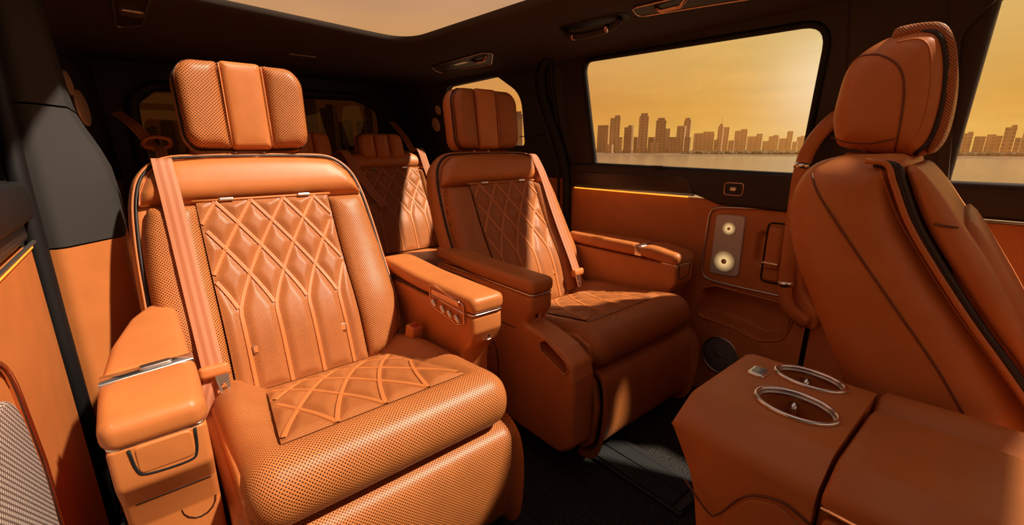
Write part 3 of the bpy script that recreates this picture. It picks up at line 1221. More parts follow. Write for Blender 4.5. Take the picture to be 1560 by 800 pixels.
def captain_seat(xc, dy, m, label, fine, face_detail, XI, CW):
    root = empty('captain_seat', (xc, 1.1 + dy, 0), label, 'seat', 'second row captain seats')

    def T(x, y, z):
        return Vector((xc + m * x, y + dy, z))
    # --- base under the cushion
    pillow('seat_base', rrect(.80, 1.34, .045, .37, .04), lambda a, b, h: T(h + .285, a, b), .57, .02, 'leather', root)
    # --- cushion
    prof = catmull([(.815, .335), (.772, .345), (.745, .368), (.735, .402), (.745, .438), (.775, .466), (.82, .474), (.90, .463), (1.0, .443), (1.1, .424), (1.2, .402), (1.30, .378), (1.37, .362)], 4)
    xi0, xi1 = XI
    cl, cr_ = CW

    def disp(x, s):
        k = sstep(.50, .85, s)
        cxm = (cl + cr_) / 2
        hwm = .225 - .06 * sstep(.5, 1.0, s)
        b = .036 * sstep(hwm - .005, hwm + .06, abs(x - cxm)) * k
        front = .007 * math.exp(-((s - .40) / .10) ** 2)
        return b + front - .012 * (1 - sstep(hwm - .012, hwm + .004, abs(x - cxm))) * sstep(.512, .53, s)
    cu = pad('seat_cushion', prof, lambda s: (cl, cr_), .05, .07, disp, 'leather_perforated', root, T, nx=48)
    # quilted cushion insert, lying in the cushion's dished middle
    top = [(y, z) for y, z in prof if y > .80]
    top = top[next(i for i, q in enumerate(top) if q[1] > .45):]
    y0, y1 = .838, 1.205

    def S3(u, v, h):
        t = v / .37
        y = y0 + (y1 - y0) * t
        z = next(a[1] + (b[1] - a[1]) * (y - a[0]) / (b[0] - a[0]) for a, b in zip(top, top[1:]) if a[0] <= y <= b[0])
        return T((cl + cr_) / 2 + u * (1 - .20 * t), y, z + h + .0005)
    quilt('cushion_insert', S3, .212, .37, cushion_curves(.212, .37, .106), root, nu=56 if fine else 36, nv=50 if fine else 36, puff=.010)
    # side skirt of the cushion, seen from the aisle
    for sg in (-1, 1):
        sk = roundpoly([(.765, .375), (.775, .43), (.83, .446), (1.28, .385), (1.28, .33), (.80, .34)], .02)
        pillow('cushion_skirt', sk, lambda a, b, h: T((cr_ if sg > 0 else cl) + sg * (.004 + h), a, b), .03, .010, 'leather', root)
    # --- leg rest
    lp = catmull([(.83, .336), (.775, .335), (.742, .318), (.728, .28), (.724, .22), (.728, .15), (.74, .09), (.765, .055), (.81, .045)], 4)
    lg = pad('leg_rest', lp, lambda s: (cl, cr_), .022, .026, lambda x, s: .004 * math.cos(x * 5) * math.sin(s * math.pi), 'leather_perforated', root, T, nx=30)
    for sg in (-1, 1):
        sd = roundpoly([(.752, .312), (.735, .22), (.752, .085), (.79, .055), (.87, .055), (.87, .33), (.775, .33)], [.02, .05, .03, .02, .01, .01, .02])
        pillow('leg_rest_side', sd, lambda a, b, h: T((cr_ if sg > 0 else cl) + sg * (.004 + h), a, b), .03, .010, 'leather', lg)
    # --- backrest
    R = reclined(lambda x, y, z: T(x - .025 * m, y, z), 1.30, .353)
    sh, yoke, bols, ins = backrest(root, R, .328, .178, .718, fine)
    for a in (-.115, .118):
        tg = pillow('heat_tag', rrect(a - .012, a + .012, .105, .129, .005), lambda p, b, h: R(p, b, .0430 + h), .006, .001, 'rose_metal', root, step=1)
        pillow('tag_face', rrect(a - .0085, a + .0085, .1085, .1255, .004), lambda p, b, h: R(p, b, .0438 + h), .002, .0005, 'leather', tg, step=1)
    # --- headrest
    HY, HZ = 1.625, 1.010
    hs = 1.115
    tilt = .12

    def H(a, b, o):
        # gently curved about the vertical axis; wings come forward
        o = o - .022 * (1 - (a / .155) ** 2)*0 + .018 * (a / .155) ** 2
        a = a * hs - .024 * m
        b = b * hs
        return T(a, HY + tilt * b - o, HZ + b + tilt * o)
    ho = roundpoly([(-.135, 0), (.135, 0), (.155, .03), (.158, .19), (.13, .232), (-.13, .232), (-.158, .19), (-.155, .03)], [.03, .03, .05, .07, .07, .07, .07, .05], 5)
    hr = pillow('headrest', ho, lambda a, b, h: H(a, b, h - .012), .085, .03, 'leather', root, rb=.04)
    inn = inward(ho)
    tube('headrest_piping', [H(p[0] + q.x * .004, p[1] + q.y * .004, -.010) for p, q in zip(ho, inn)], .0032, 'piping_black', hr, closed=True, n=6)
    for sg in (-1, 1):
        wing = roundpoly([(sg * .048, .004), (sg * .132, .006), (sg * .149, .034), (sg * .152, .19), (sg * .126, .226), (sg * .052, .229)], [.006, .028, .05, .07, .07, .006], 5)
        pillow('headrest_wing', wing, lambda a, b, h: H(a, b, .030 + h), .04, .024, 'leather_perforated' if fine else 'leather_fine_perforated', hr, dome=.010, step=.010, reach=.04)
    mid = roundpoly([(-.050, .002), (.050, .002), (.050, .231), (-.050, .231)], .012, 4)
    pillow('headrest_band', mid, lambda a, b, h: H(a, b, .033 + h), .045, .016, 'leather', hr, dome=.006, step=.010, reach=.03)
    for sg in (-1, 1):
        tube('headrest_seam', [H(sg * .050, b, .0315) for b in (.012, .06, .11, .16, .21, .222)], .0022, 'leather_stitch', hr)
        tube('headrest_post', [T(sg * .04 - .024 * m, HY + .035, .97), T(sg * .04 - .024 * m, HY + .045, 1.05)], .006, 'chrome', hr)
    # --- seat belt (outboard shoulder)
    bx = -.232
    bpts = [R(bx - .004, .60, -.115), R(bx - .004, .66, -.11), R(bx - .002, .700, -.07), R(bx, .708, -.02), R(bx, .690, .026), R(bx, .65, .044), R(bx + .002, .56, .062), R(bx + .004, .42, .068), R(bx + .006, .28, .070), R(bx + .008, .15, .074), R(bx + .009, .09, .082)]
    wd = (T(1, 0, 0) - T(0, 0, 0)).normalized()
    bl = belt('seat_belt', catmull(bpts, 4), tuple(wd), .046, .0022, 'belt_webbing', root)
    pillow('belt_sleeve', rrect(bx - .024, bx + .044, .070, .104, .012), lambda a, b, h: R(a, b, .100 + h), .026, .010, 'leather', bl, dome=.003, step=.008)
    plate('belt_tongue', roundpoly([(bx + .008, .074), (bx + .038, .074), (bx + .034, .022), (bx + .014, .022)], .004), [roundpoly([(bx + .017, .052), (bx + .030, .052), (bx + .028, .031), (bx + .019, .031)], .002)], lambda a, b, h: R(a, b, .098 + h), -.0016, .0016, 'chrome', bl)
    belt('belt_lower', catmull([R(bx + .008, .075, .082), R(bx - .01, .03, .080), R(bx - .03, -.04, .06)], 4), tuple(wd), .040, .0022, 'belt_webbing', bl)
    # buckle on the inboard side
    bk = pillow('belt_buckle', rrect(.262, .300, 1.165, 1.215, .008), lambda a, b, h: T(a, b - .3 * h, .475 + h), .075, .006, 'leather', root, step=.02)
    pillow('buckle_button', rrect(.268, .294, 1.170, 1.200, .003), lambda a, b, h: T(a, b, .477 + h), .008, .002, 'red_button', bk, step=1)
    # ------------------------------------------------------- inboard armrest
    if face_detail:
        side_o = roundpoly([(1.50, .570), (.925, .570), (.925, .520), (.945, .480), (.985, .440), (.995, .40), (.995, .09), (1.46, .085)], [.02, .012, .03, .03, .03, .03, .04, .05], 5)
    else:
        side_o = roundpoly([(1.50, .570), (.925, .570), (.925, .520), (.945, .490), (.955, .470), (.89, .462), (.80, .438), (.75, .405), (.738, .36), (.738, .13), (.79, .085), (1.46, .085)],
                [.02, .012, .03, .03, .02, .04, .03, .03, .03, .04, .03, .05], 5)
    ar = pillow('inboard_armrest', side_o, lambda a, b, h: T(xi1 - .004 + h, a, b), xi1 - xi0 - .006, .014, 'leather', root, step=.03)
    PKO = roundpoly([(.775, .365), (.880, .405), (.890, .435), (.860, .452), (.775, .412), (.760, .386)], .018)
    pk = None if face_detail else pillow('c', PKO, lambda a, b, h: T(xi1 + .02 + h, a, b), .075, .004, 'leather', None)
    if pk:
        cut(ar, pk)
        tube('pocket_lip', [T(xi1 - .004, a, b) for a, b in densify(PKO, .02)], .0035, 'leather', ar, closed=True)
    lid = pillow('armrest_lid', rrect(xi0, xi1, .918, 1.50, .022), lambda a, b, h: T(a, b, .622 + h + .012 * sstep(1.2, 1.5, b)), .046, .016, 'leather', ar, dome=.003, step=.02)
    lip = rrect(xi0 + .002, xi1 - .002, .921, 1.45, .02)
    pillow('chrome_trim', lip, lambda a, b, h: T(a, b, .5765 + h), .005, .002, 'chrome', ar, step=.1)
    tube('lid_seam', [T(a, b, .5765) for a, b in ((xi0 + .001, 1.0), (xi0 + .001, 1.2), (xi0 + .001, 1.45))], .0025, 'seat_gap', ar)
    # aisle side recess line, charging badges
    tube('aisle_seam', [T(xi1 - .004, a, b) for a, b in catmull([(1.47, .55), (1.22, .55), (1.19, .53), (1.185, .45), (1.15, .42)], 4)], .002, 'seat_gap', ar)
    tube('aisle_seam', [T(xi1 - .0038, a, b) for a, b in catmull([(1.46, .36), (1.25, .37), (1.14, .36), (1.10, .32), (1.09, .2), (1.09, .09)], 4)], .002, 'seat_gap', ar)
    tube('aisle_seam', [T(xi1 - .0038, a, b) for a, b in ((1.46, .43), (1.3, .435), (1.0, .445))], .0016, 'seat_gap', ar)
    tube('side_badge', [T(xi1 - .003, a, b) for a, b in densify(rrect(1.105, 1.13, .475, .525, .007), .02)], .0014, 'rose_metal', ar, closed=True)
    pillow('socket', rrect(1.112, 1.123, .485, .515, .003), lambda a, b, h: T(xi1 - .002 + h, a, b), .003, .0008, 'rose_metal', ar, step=1)
    bx0 = (xi0 + xi1) / 2 + .012
    tube('front_badge', [T(a, .934 + (.515 - b) * .25, b) for a, b in catmull([(bx0 - .018, .515), (bx0 - .018, .49), (bx0 - .012, .482), (bx0 + .010, .482), (bx0 + .016, .49), (bx0 + .016, .52)], 3)], .0014, 'chrome', ar)
    pillow('socket', rrect(bx0 - .004, bx0 + .002, .492, .507, .002), lambda a, b, h: T(a, .935 - h, b), .004, .0006, 'black_plastic', ar, step=1)
    if face_detail:
        fx = xi0 + .001

        def C(a, b, h):
            return T(fx - .004 - h, a, b)
        ctl = pillow('control_panel', roundpoly([(.955, .600), (.955, .545), (.985, .532), (1.125, .548), (1.14, .565), (1.14, .612), (1.12, .617)], .010), C, .02, .004, 'leather', ar)
        tube('control_frame', [C(a, b, .001) for a, b in densify(roundpoly([(.955, .600), (.955, .545), (.985, .532), (1.125, .548), (1.14, .565), (1.14, .612), (1.12, .617)], .010), .02)], .0022, 'rose_metal', ctl, closed=True)
        pillow('crystal_button', rrect(.975, 1.125, .588, .606, .006), lambda a, b, h: C(a, b, .006 + h), .008, .003, 'rose_metal', ctl, step=.02)
        tube('control_line', [C(a, b, .001) for a, b in ((.955, .576), (1.05, .580), (1.14, .584))], .0016, 'chrome', ctl)
        for a, b in ((1.108, .566), (1.058, .560), (1.020, .556), (.982, .553)):
            pts = [C(a + .012, b + .004, .004), C(a + .004, b + .006, .008), C(a - .004, b, .009), C(a - .008, b - .008, .006)]
            tube('toggle', catmull(pts, 3), .0055, 'chrome', ctl)
    # ------------------------------------------------------- outboard armrest
    xo1, xo0 = -.292, -.425
    OR = 1.22 if face_detail else 1.43
    ob = pillow('outboard_armrest', roundpoly([(OR, .572), (.826, .572), (.824, .50), (.850, .455), (.865, .40), (.87, .10), (OR, .10)], [.02, .006, .03, .03, .03, .04, .05]),
                lambda a, b, h: T(xo1 - .001 + h, a, b), xo1 - xo0 - .004, .010, 'leather', root, step=.03)

    def lidtop(a, b, h):
        return T(a, b, .628 + h - .012 * sstep(.95, .83, b))
    rear = roundpoly([(xo1, 1.012), (xo1 - .002, 1.36), (xo1 - .012, 1.41), (xo1 - .06, 1.42), (xo1 - .095, 1.33), (xo0 + .008, 1.16), (xo0, 1.02), (xo0, .996)], [.006, .05, .03, .03, .06, .15, .02, .006], 6)
    pillow('armrest_lid', rear, lidtop, .05, .018, 'leather', ob, dome=.003)
    front = roundpoly([(xo1 + .004, .990), (xo0 - .002, .970), (xo0 - .002, .84), (xo0 + .01, .822), (xo1 - .01, .822), (xo1 + .004, .84)], [.006, .006, .02, .02, .02, .02], 5)
    pillow('armrest_lid', front, lambda a, b, h: lidtop(a, b, h + .002), .052, .02, 'leather', ob, dome=.003)
    band = roundpoly([(xo1 + .003, .986), (xo1 + .003, 1.018), (xo0 - .001, 1.003), (xo0 - .001, .966)], .002)
    pillow('chrome_band', band, lambda a, b, h: T(a, b, .6300 + h), .05, .006, 'chrome', ob, step=.03)
    pillow('band_button', roundpoly([(xo1 - .03, .9905), (xo1 - .03, 1.007), (xo1 - .078, 1.001), (xo1 - .078, .9845)], .006), lambda a, b, h: T(a, b, .6325 + h), .004, .001, 'satin_metal', ob, step=1)
    pillow('chrome_trim', rrect(xo0 + .003, xo1 - .001, .826, .90, .018), lambda a, b, h: T(a, b, .5755 + h), .005, .002, 'chrome', ob, step=.1)
    tube('drawer_gap', [T(a, .8245, b) for a, b in catmull([(xo0 + .030, .568), (xo0 + .034, .53), (xo0 + .046, .517), (xo1 - .035, .514), (xo1 - .022, .526), (xo1 - .018, .570)], 4)], .0022, 'hole_black', ob, flat=((0, 1, 0), .5))
    pillow('drawer_front', rrect(xo0 + .036, xo1 - .023, .520, .569, .010), lambda a, b, h: T(a, .8235 - h, b), .006, .003, 'leather', ob, step=.02)
    tube('body_seam', [T(a, .8510, .4535) for a in (xo0 + .02, xo1 - .01)], .0016, 'seat_gap', ob)
    tube('release_ring', [T(xo1 - .035 + .025 * math.cos(t * .3927), .868, .40 + .03 * math.sin(t * .3927)) for t in range(16)], .0035, 'rose_metal', ob, closed=True)
    return root


captain_seat(.315, 0, 1, 'near orange leather captain seat, large in the left half', True, True, (.318, .432), (-.265, .312))
captain_seat(1.255, .02, -1, 'far orange leather captain seat under the big side window', False, False, (.285, .385), (-.29, .27))


# ------------------------------------------------------------------ third row
def rear_seat(xc, hw, ins, label, hx, beltpts=None, belt2=None):
    root = empty('rear_seat', (xc, 2.4, 0), label, 'seat', 'third row seats')

    def T(x, y, z):
        return Vector((xc + x, y, z))
    R = reclined(T, 2.52, .37)
    backrest(root, R, hw, ins, .70, False, tags=(hw > .2))
    prof = catmull([(2.10, .0), (2.08, .22), (2.07, .34), (2.085, .385), (2.13, .41), (2.25, .41), (2.4, .395), (2.56, .375)], 4)
    pad('seat_cushion', prof, lambda s: (-hw, hw), .04, .08, lambda x, s: .012 * sstep(.6 * hw, .85 * hw, abs(x)) * sstep(.5, .7, s), 'leather', root, T, nx=20)
    # headrest with three channels
    HY, HZ = 2.755, .945

    def H(a, b, o):
        return T(hx + a, HY + .25 * b - o, HZ + b + .25 * o)
    ho = roundpoly([(-.145, 0), (.145, 0), (.16, .05), (.15, .15), (.12, .165), (-.12, .165), (-.15, .15), (-.16, .05)], [.03, .03, .06, .03, .05, .05, .03, .06], 5)
    hr = pillow('headrest', ho, lambda a, b, h: H(a, b, h), .08, .03, 'leather', root, rb=.03)
    inn = inward(ho)
    tube('headrest_piping', [H(p[0] + q.x * .006, p[1] + q.y * .006, -.012) for p, q in zip(ho, inn)], .004, 'piping_black', hr, closed=True, n=6)
    for a0, a1 in ((-.138, -.049), (-.047, .047), (.049, .138)):
        rl_ = .05 if a0 < -.1 else .008
        rr_ = .05 if a1 > .1 else .008
        o = roundpoly([(a0 - (.012 if a0 < -.1 else 0), .006), (a1 + (.012 if a1 > .1 else 0), .006), (a1 + (.004 if a1 > .1 else 0), .160), (a0 - (.004 if a0 < -.1 else 0), .160)], [rl_, rr_, rr_, rl_], 5)
        pillow('headrest_channel', o, lambda a, b, h: H(a, b, .022 + h), .04, .02, 'leather', hr, dome=.010, step=.01, reach=.035)
    for pts in (beltpts, belt2):
        if pts:
            bl = belt('seat_belt', catmull(pts, 4), (1, -.15, 0), .046, .0022, 'belt_webbing', root)
    return root


def bR(x, h, o):
    k = .47
    q = math.sqrt(1 + k * k)
    return (x, 2.52 + k / q * h - o / q, .37 + h / q + k / q * o)


rear_seat(1.255, .298, .205, 'right third row orange seat with quilted back beneath the rear window', -.02,
          [(1.47, 3.10, 1.20), (1.485, 2.95, 1.10), bR(1.50, .70, -.03), bR(1.505, .69, .05), bR(1.51, .55, .066), bR(1.52, .38, .07)],
          [bR(.975, .685, -.04), bR(.985, .69, .03), bR(1.0, .62, .066), bR(1.06, .45, .07), bR(1.14, .30, .07)])
rear_seat(.767, .150, .095, 'narrow middle third row orange seat beside the near headrest', 0)
rear_seat(.347, .236, .145, 'left third row orange seat hidden behind the near seat', .02,
          [(-.03, 3.0, 1.19), (.03, 2.9, 1.12), bR(.095, .72, -.03), bR(.105, .70, .05), bR(.11, .55, .066), bR(.12, .38, .07)])
gl = [o for o in bpy.data.objects if o.name.startswith('rear_seat')]
# belt guide loop of the left third row belt
g0 = gl[-1]
tube('belt_guide', catmull([(.045, 2.80, 1.035), (.06, 2.80, 1.06), (.10, 2.80, 1.07), (.145, 2.80, 1.06), (.15, 2.80, 1.035), (.13, 2.79, 1.022), (.07, 2.79, 1.02)], 4, True), .010, 'leather', g0, closed=True)


# ------------------------------------------------------------------ front seat (seen from the side)
def front_seat():
    XC = 1.24
    root = empty('front_seat', (XC - .255, .1, 0), 'orange leather front seat turned away at the right edge', 'seat')
    x0 = XC - .255

    def Sd(a, b, h):      # a=y, b=z, h towards the camera side
        return (x0 - h, a, b)
    body = [(.17, 1.004), (.228, 1.008), (.272, 1.004), (.313, .982), (.334, .930), (.332, .873), (.308, .796), (.266, .71), (.21, .60), (.15, .47), (.08, .32), (-.12, .30), (-.14, .40), (-.06, .58), (.0, .68), (.045, .746), (.10, .823), (.145, .895), (.165, .95)]
    body = catmull(body, 4, True)
    sh = pillow('back_shell', body, Sd, .51, .06, 'leather', root, dome=.010, step=.02, reach=.1)

    def onside(pts, lift):
        D, I = dist_poly(pts, body)
        out = []
        for (y, z), d in zip(pts, D):
            h = (-.06 + math.sqrt(max(0, .0036 - (.06 - d) ** 2))) if d < .06 else 0
            h += .010 * (1 - (1 - min(1, d / .1)) ** 2)
            out.append((x0 - h - lift, y, z))
        return out
    tube('shell_seam', onside(catmull([(.300, .972), (.275, .93), (.203, .833), (.142, .754), (.074, .666), (.029, .599), (-.03, .51)], 5), .0), .0020, 'leather_seam', sh)
    pip = catmull([(.215, .996), (.185, .99), (.172, .962), (.141, .895), (.095, .823), (.041, .746), (-.007, .683), (-.06, .61), (-.13, .50)], 5)
    tube('piping', [(x0 + .004, a - .006, b - .002) for a, b in pip], .007, 'piping_black', sh)
    tube('piping_welt', [(x0 - .000, a + .006, b + .002) for a, b in pip], .005, 'leather', sh)
    tube('stitch_line', onside([(a + .020, b + .004) for a, b in pip[3:]], .0005), .0014, 'leather_stitch', sh)
    # front bolster
    fb = catmull([(.165, .988), (.148, .985), (.114, .944), (.085, .902), (.045, .845), (.004, .779), (-.03, .713), (-.08, .60), (-.17, .42), (-.24, .40), (-.16, .50), (-.075, .60), (-.022, .683), (.026, .746), (.08, .823), (.126, .895), (.155, .955)], 4, True)
    pillow('side_bolster', fb, lambda a, b, h: (x0 + .004 - h, a, b), .50, .018, 'leather', root, dome=.006, step=.02, reach=.03)
    wide = catmull([(.10, .90), (.03, .80), (-.03, .70), (-.10, .58), (-.19, .44), (-.25, .40), (-.22, .34), (-.10, .38), (-.02, .55), (.06, .70), (.11, .82)], 4, True)
    pillow('seat_front', wide, lambda a, b, h: (x0 + .05 - h, a - .028, b), .40, .03, 'leather', root, step=.03)
    tube('bolster_seam', [(x0 - .001, a, b) for a, b in ((.117, .899), (.10, .897), (.087, .897))], .002, 'leather_seam', root)
    box('seat_cushion', x0 + .0, x0 + .51, -.75, -.05, .18, .40, 'leather', root, .05)
    box('seat_base', x0 + .06, x0 + .45, -.65, -.0, .0, .19, 'black_plastic', root, .03)
    # headrest
    hx0 = XC - .135

    def Hd(a, b, h):
        return (hx0 - h, a, b)
    ho = catmull([(.296, 1.035), (.307, 1.075), (.306, 1.118), (.299, 1.168), (.278, 1.200), (.24, 1.222), (.199, 1.228), (.165, 1.218), (.150, 1.185), (.141, 1.137), (.138, 1.082), (.143, 1.032), (.160, 1.004), (.20, 1.003), (.25, 1.014), (.283, 1.022)], 4, True)
    hr = pillow('headrest', ho, Hd, .25, .045, 'leather', root, dome=.010, step=.012, reach=.07)

    def onhead(pts, lift):
        D, I = dist_poly(pts, ho)
        out = []
        for (y, z), d in zip(pts, D):
            h = (-.045 + math.sqrt(max(0, .045 ** 2 - (.045 - d) ** 2))) if d < .045 else 0
            h += .010 * (1 - (1 - min(1, d / .07)) ** 2)
            out.append((hx0 - h - lift, y, z))
        return out
    fr = catmull([(.232, 1.232), (.198, 1.236), (.166, 1.229), (.146, 1.195), (.134, 1.140), (.130, 1.082), (.134, 1.034), (.148, 1.008), (.152, 1.03), (.149, 1.082), (.152, 1.137), (.161, 1.180), (.178, 1.208), (.20, 1.215), (.23, 1.212)], 4, True)
    pillow('headrest_front', fr, lambda a, b, h: (hx0 + .012 - h, a, b), .226, .009, 'leather_fine_perforated', hr, step=.012)
    pipe = catmull([(.225, 1.220), (.197, 1.222), (.172, 1.212), (.158, 1.182), (.149, 1.137), (.146, 1.082), (.151, 1.034), (.166, 1.008)], 5)
    tube('headrest_piping', onhead(pipe, .001), .0045, 'piping_black', hr)
    tube('stitch_line', onhead(catmull([(.225, 1.206), (.198, 1.207), (.182, 1.196), (.172, 1.17), (.165, 1.13), (.163, 1.082), (.167, 1.044), (.178, 1.018)], 5), .0003), .0012, 'leather_stitch', hr)
    tube('headrest_seam', onhead(catmull([(.296, 1.178), (.282, 1.190), (.262, 1.190), (.241, 1.184), (.213, 1.161), (.199, 1.12), (.194, 1.05), (.196, 1.008)], 5), .0), .0018, 'leather_seam', hr)
    tube('headrest_seam', onhead(catmull([(.302, 1.040), (.27, 1.030), (.234, 1.028), (.198, 1.036)], 5), .0), .0016, 'leather_seam', hr)
    for dx in (.08, .17):
        tube('headrest_post', [(hx0 + dx, .245, 1.05), (hx0 + dx, .24, .985)], .009, 'chrome', hr)
    box('post_collar', XC - .09, XC + .09, .20, .28, .99, 1.010, 'leather', root, .008)
    # belt shoulder guide
    return root


fs = front_seat()
fs.rotation_euler.z = math.radians(5.0)
fs.location.y -= .018

# grab handle on the door pillar behind the front seat
gh = empty('grab_handle', (1.68, .48, .43), 'long leather grab handle with chrome collars on the door pillar', 'handle')
hp = catmull([(1.70, .43, 1.12), (1.67, .455, 1.095), (1.655, .49, 1.03), (1.65, .505, .95), (1.652, .505, .80), (1.655, .502, .66), (1.66, .498, .54), (1.665, .475, .475), (1.69, .43, .435)], 6)
tube('handle_grip', hp, lambda t: .022 if .1 < t < .9 else .024, 'leather', gh, n=12)
for c0, c1 in (((1.6525, .5035, .972), (1.651, .505, .955)), ((1.658, .4995, .575), (1.6592, .4985, .558))):
    tube('handle_collar', [c0, c1], .0245, 'chrome', gh, n=16)
pillow('handle_foot', roundpoly([(.40, .40), (.50, .44), (.515, .60), (.475, .64), (.455, .54), (.40, .47)], .02), lambda a, b, h: (1.69 - h, a, b), .05, .015, 'leather', gh)

# ------------------------------------------------------------------ front console
cx0, cx1 = .640, .945
con = empty('centre_console', (.79, -.1, 0), 'orange leather centre console with two chrome ringed cup holders', 'console')
# cross-sections in x-z swept along y
def csec(y, zt, x0, x1, zb=0.0, ch=.035):
    return [(a, y, b) for a, b in roundpoly([(x0 + .01, zb), (x1 - .01, zb), (x1, zt - .02), (x1 - .015, zt), (x0 + .06, zt), (x0, zt - ch)], [.01, .01, .015, .015, .05, .03], 5)]


body = loft('console_body', [csec(.333, .586, cx0 + .002, cx1, .553), csec(.329, .596, cx0, cx1, .540), csec(.316, .602, cx0, cx1, .515), csec(.295, .603, cx0, cx1, .475), csec(.282, .603, cx0 - .001, cx1, .44), csec(.268, .603, cx0 - .002, cx1, .36), csec(.258, .603, cx0 - .003, cx1, .25), csec(.25, .603, cx0 - .004, cx1 + .002), csec(.112, .603, cx0 - .012, cx1 + .004)], 'leather', con, sharp=60)
cups = (((.908, .202), .040, .054), ((.778, .187), .0435, .054))
cups = (((.893, .205), .036, .056), ((.776, .190), .044, .060))
for (px, py), ra, rb in cups:
    el = [(px + ra * math.cos(t * math.pi / 16), py + rb * math.sin(t * math.pi / 16)) for t in range(32)]
    cutter = pillow('c', el, lambda a, b, h: (a, b, .66 + h), .135, .001, 'leather', None, step=1)
    cut(body, cutter)
    tube('cup_ring', [(a, b, .6055) for a, b in el], .0042, 'chrome', con, closed=True, n=10)
    tube('cup_ring', [(px + (a - px) * .93, py + (b - py) * .93, .600) for a, b in el], .003, 'satin_metal', con, closed=True, n=8)
    for th in (1.9, .2):
        ct = (px + ra * .95 * math.cos(th), py + rb * .95 * math.sin(th))
        tube('cup_clip', [(ct[0], ct[1], .588), (ct[0] - .007 * math.cos(th), ct[1] - .007 * math.sin(th), .576), (ct[0], ct[1], .556)], .0065, 'chrome', con)
sq = roundpoly([(.838, .262), (.866, .266), (.862, .290), (.834, .286)], .006)
sq = rrect(.828, .868, .2600, .2910, .008)
bt = pillow('park_button', sq, lambda a, b, h: (a, b, .6085 + h), .008, .003, 'chrome', con, step=1)
pillow('button_face', rrect(.8345, .8615, .2655, .2855, .005), lambda a, b, h: (a, b, .6092 + h), .003, .001, 'grey_screen', bt, step=1)
# lids
def lsec(y, zt, x0, x1, zb):
    return [(a, y, b) for a, b in roundpoly([(x0, zb), (x1, zb), (x1, zt - .004), (x0 + .05, zt), (x0, zt - .028)], [.004, .01, .012, .04, .03], 5)]


loft('lid_near', [lsec(.106, .598, cx0 - .008, .868, .555), lsec(.100, .607, cx0 - .012, .870, .555), lsec(.0, .610, cx0 - .014, .874, .555), lsec(-.75, .612, cx0 - .02, .886, .555)], 'leather', con, sharp=60)
loft('lid_far', [lsec(.106, .600, .872, cx1 + .002, .555), lsec(.100, .609, .872, cx1 + .003, .555), lsec(.0, .614, .876, cx1 + .004, .555), lsec(-.75, .622, .888, cx1 + .010, .555)], 'leather', con, sharp=60)
box('console_core', cx0 + .002, cx1 - .004, -.75, .109, .02, .554, 'leather', con, .006)
tube('chrome_trim', [(cx0 - .010, .104, .553), (cx0 - .012, -.1, .553), (cx0 - .014, -.75, .553)], .0042, 'chrome', con)
pillow('side_panel', roundpoly([(.10, .540), (-.72, .545), (-.72, .1), (.10, .1)], .012), lambda a, b, h: (cx0 - .012 - h, a, b), .02, .004, 'leather', con, step=.1)
pillow('rear_panel', roundpoly([(.222, .455), (.192, .505), (.150, .525), (.112, .50), (.112, .05), (.222, .05)], [.02, .03, .03, .02, .01, .01]), lambda a, b, h: (cx0 - .013 - h, a, b), .012, .003, 'leather', con, step=.03)
tube('console_seam', [(cx0 - .0125, a, b) for a, b in catmull([(.29, .475), (.245, .44), (.228, .452), (.195, .508), (.15, .53), (.112, .52)], 4)], .0018, 'leather_seam', con)

# ------------------------------------------------------------------ fittings on walls and roof
# door speaker panel with two lit rings
sp = empty('door_speaker', (1.745, .75, .52), 'silver perforated speaker panel with two glowing rings in the right door', 'speaker')
pillow('grille', roundpoly([(.693, .525), (.808, .519), (.807, .763), (.694, .768)], .018), lambda a, b, h: (1.744 - h, a, b), .01, .004, 'grille_silver', sp, step=.03, uvo=(-.75, -.64))
for (y, z, r) in ((.749, .713, .027), (.752, .580, .044)):
    ci = [(y + r * math.cos(t * math.pi / 16), z + r * math.sin(t * math.pi / 16)) for t in range(32)]
    pillow('glow_ring', ci, lambda a, b, h: (1.7395 - h, a, b), .002, .0005, 'speaker_glow', sp, step=1, uvo=(-y, -z), uvs=.044 / r)
    cc = [(y + r * .24 * math.cos(t * math.pi / 12), z + r * .24 * math.sin(t * math.pi / 12)) for t in range(24)]
    pillow('cone', cc, lambda a, b, h: (1.7375 - h, a, b), .003, .001, 'satin_metal', sp, step=1)
rs = empty('door_speaker', (1.735, .72, .10), 'round black dotted speaker low on the right door', 'speaker')
cir = lambda y, z, ry, rz, n=40: [(y + ry * math.cos(t * 2 * math.pi / n), z + rz * math.sin(t * 2 * math.pi / n)) for t in range(n)]
pillow('grille', cir(.718, .185, .070, .074), lambda a, b, h: (1.732 - h, a, b), .012, .004, 'grille_dark', rs, dome=.004, step=1, uvo=(-.718, -.185), rings=8)
tube('grille_rim', [(1.731, a, b) for a, b in cir(.718, .185, .073, .077)], .0035, 'satin_metal', rs, closed=True)
pillow('centre_cap', cir(.718, .185, .008, .008, 16), lambda a, b, h: (1.726 - h, a, b), .004, .001, 'satin_metal', rs, step=1)
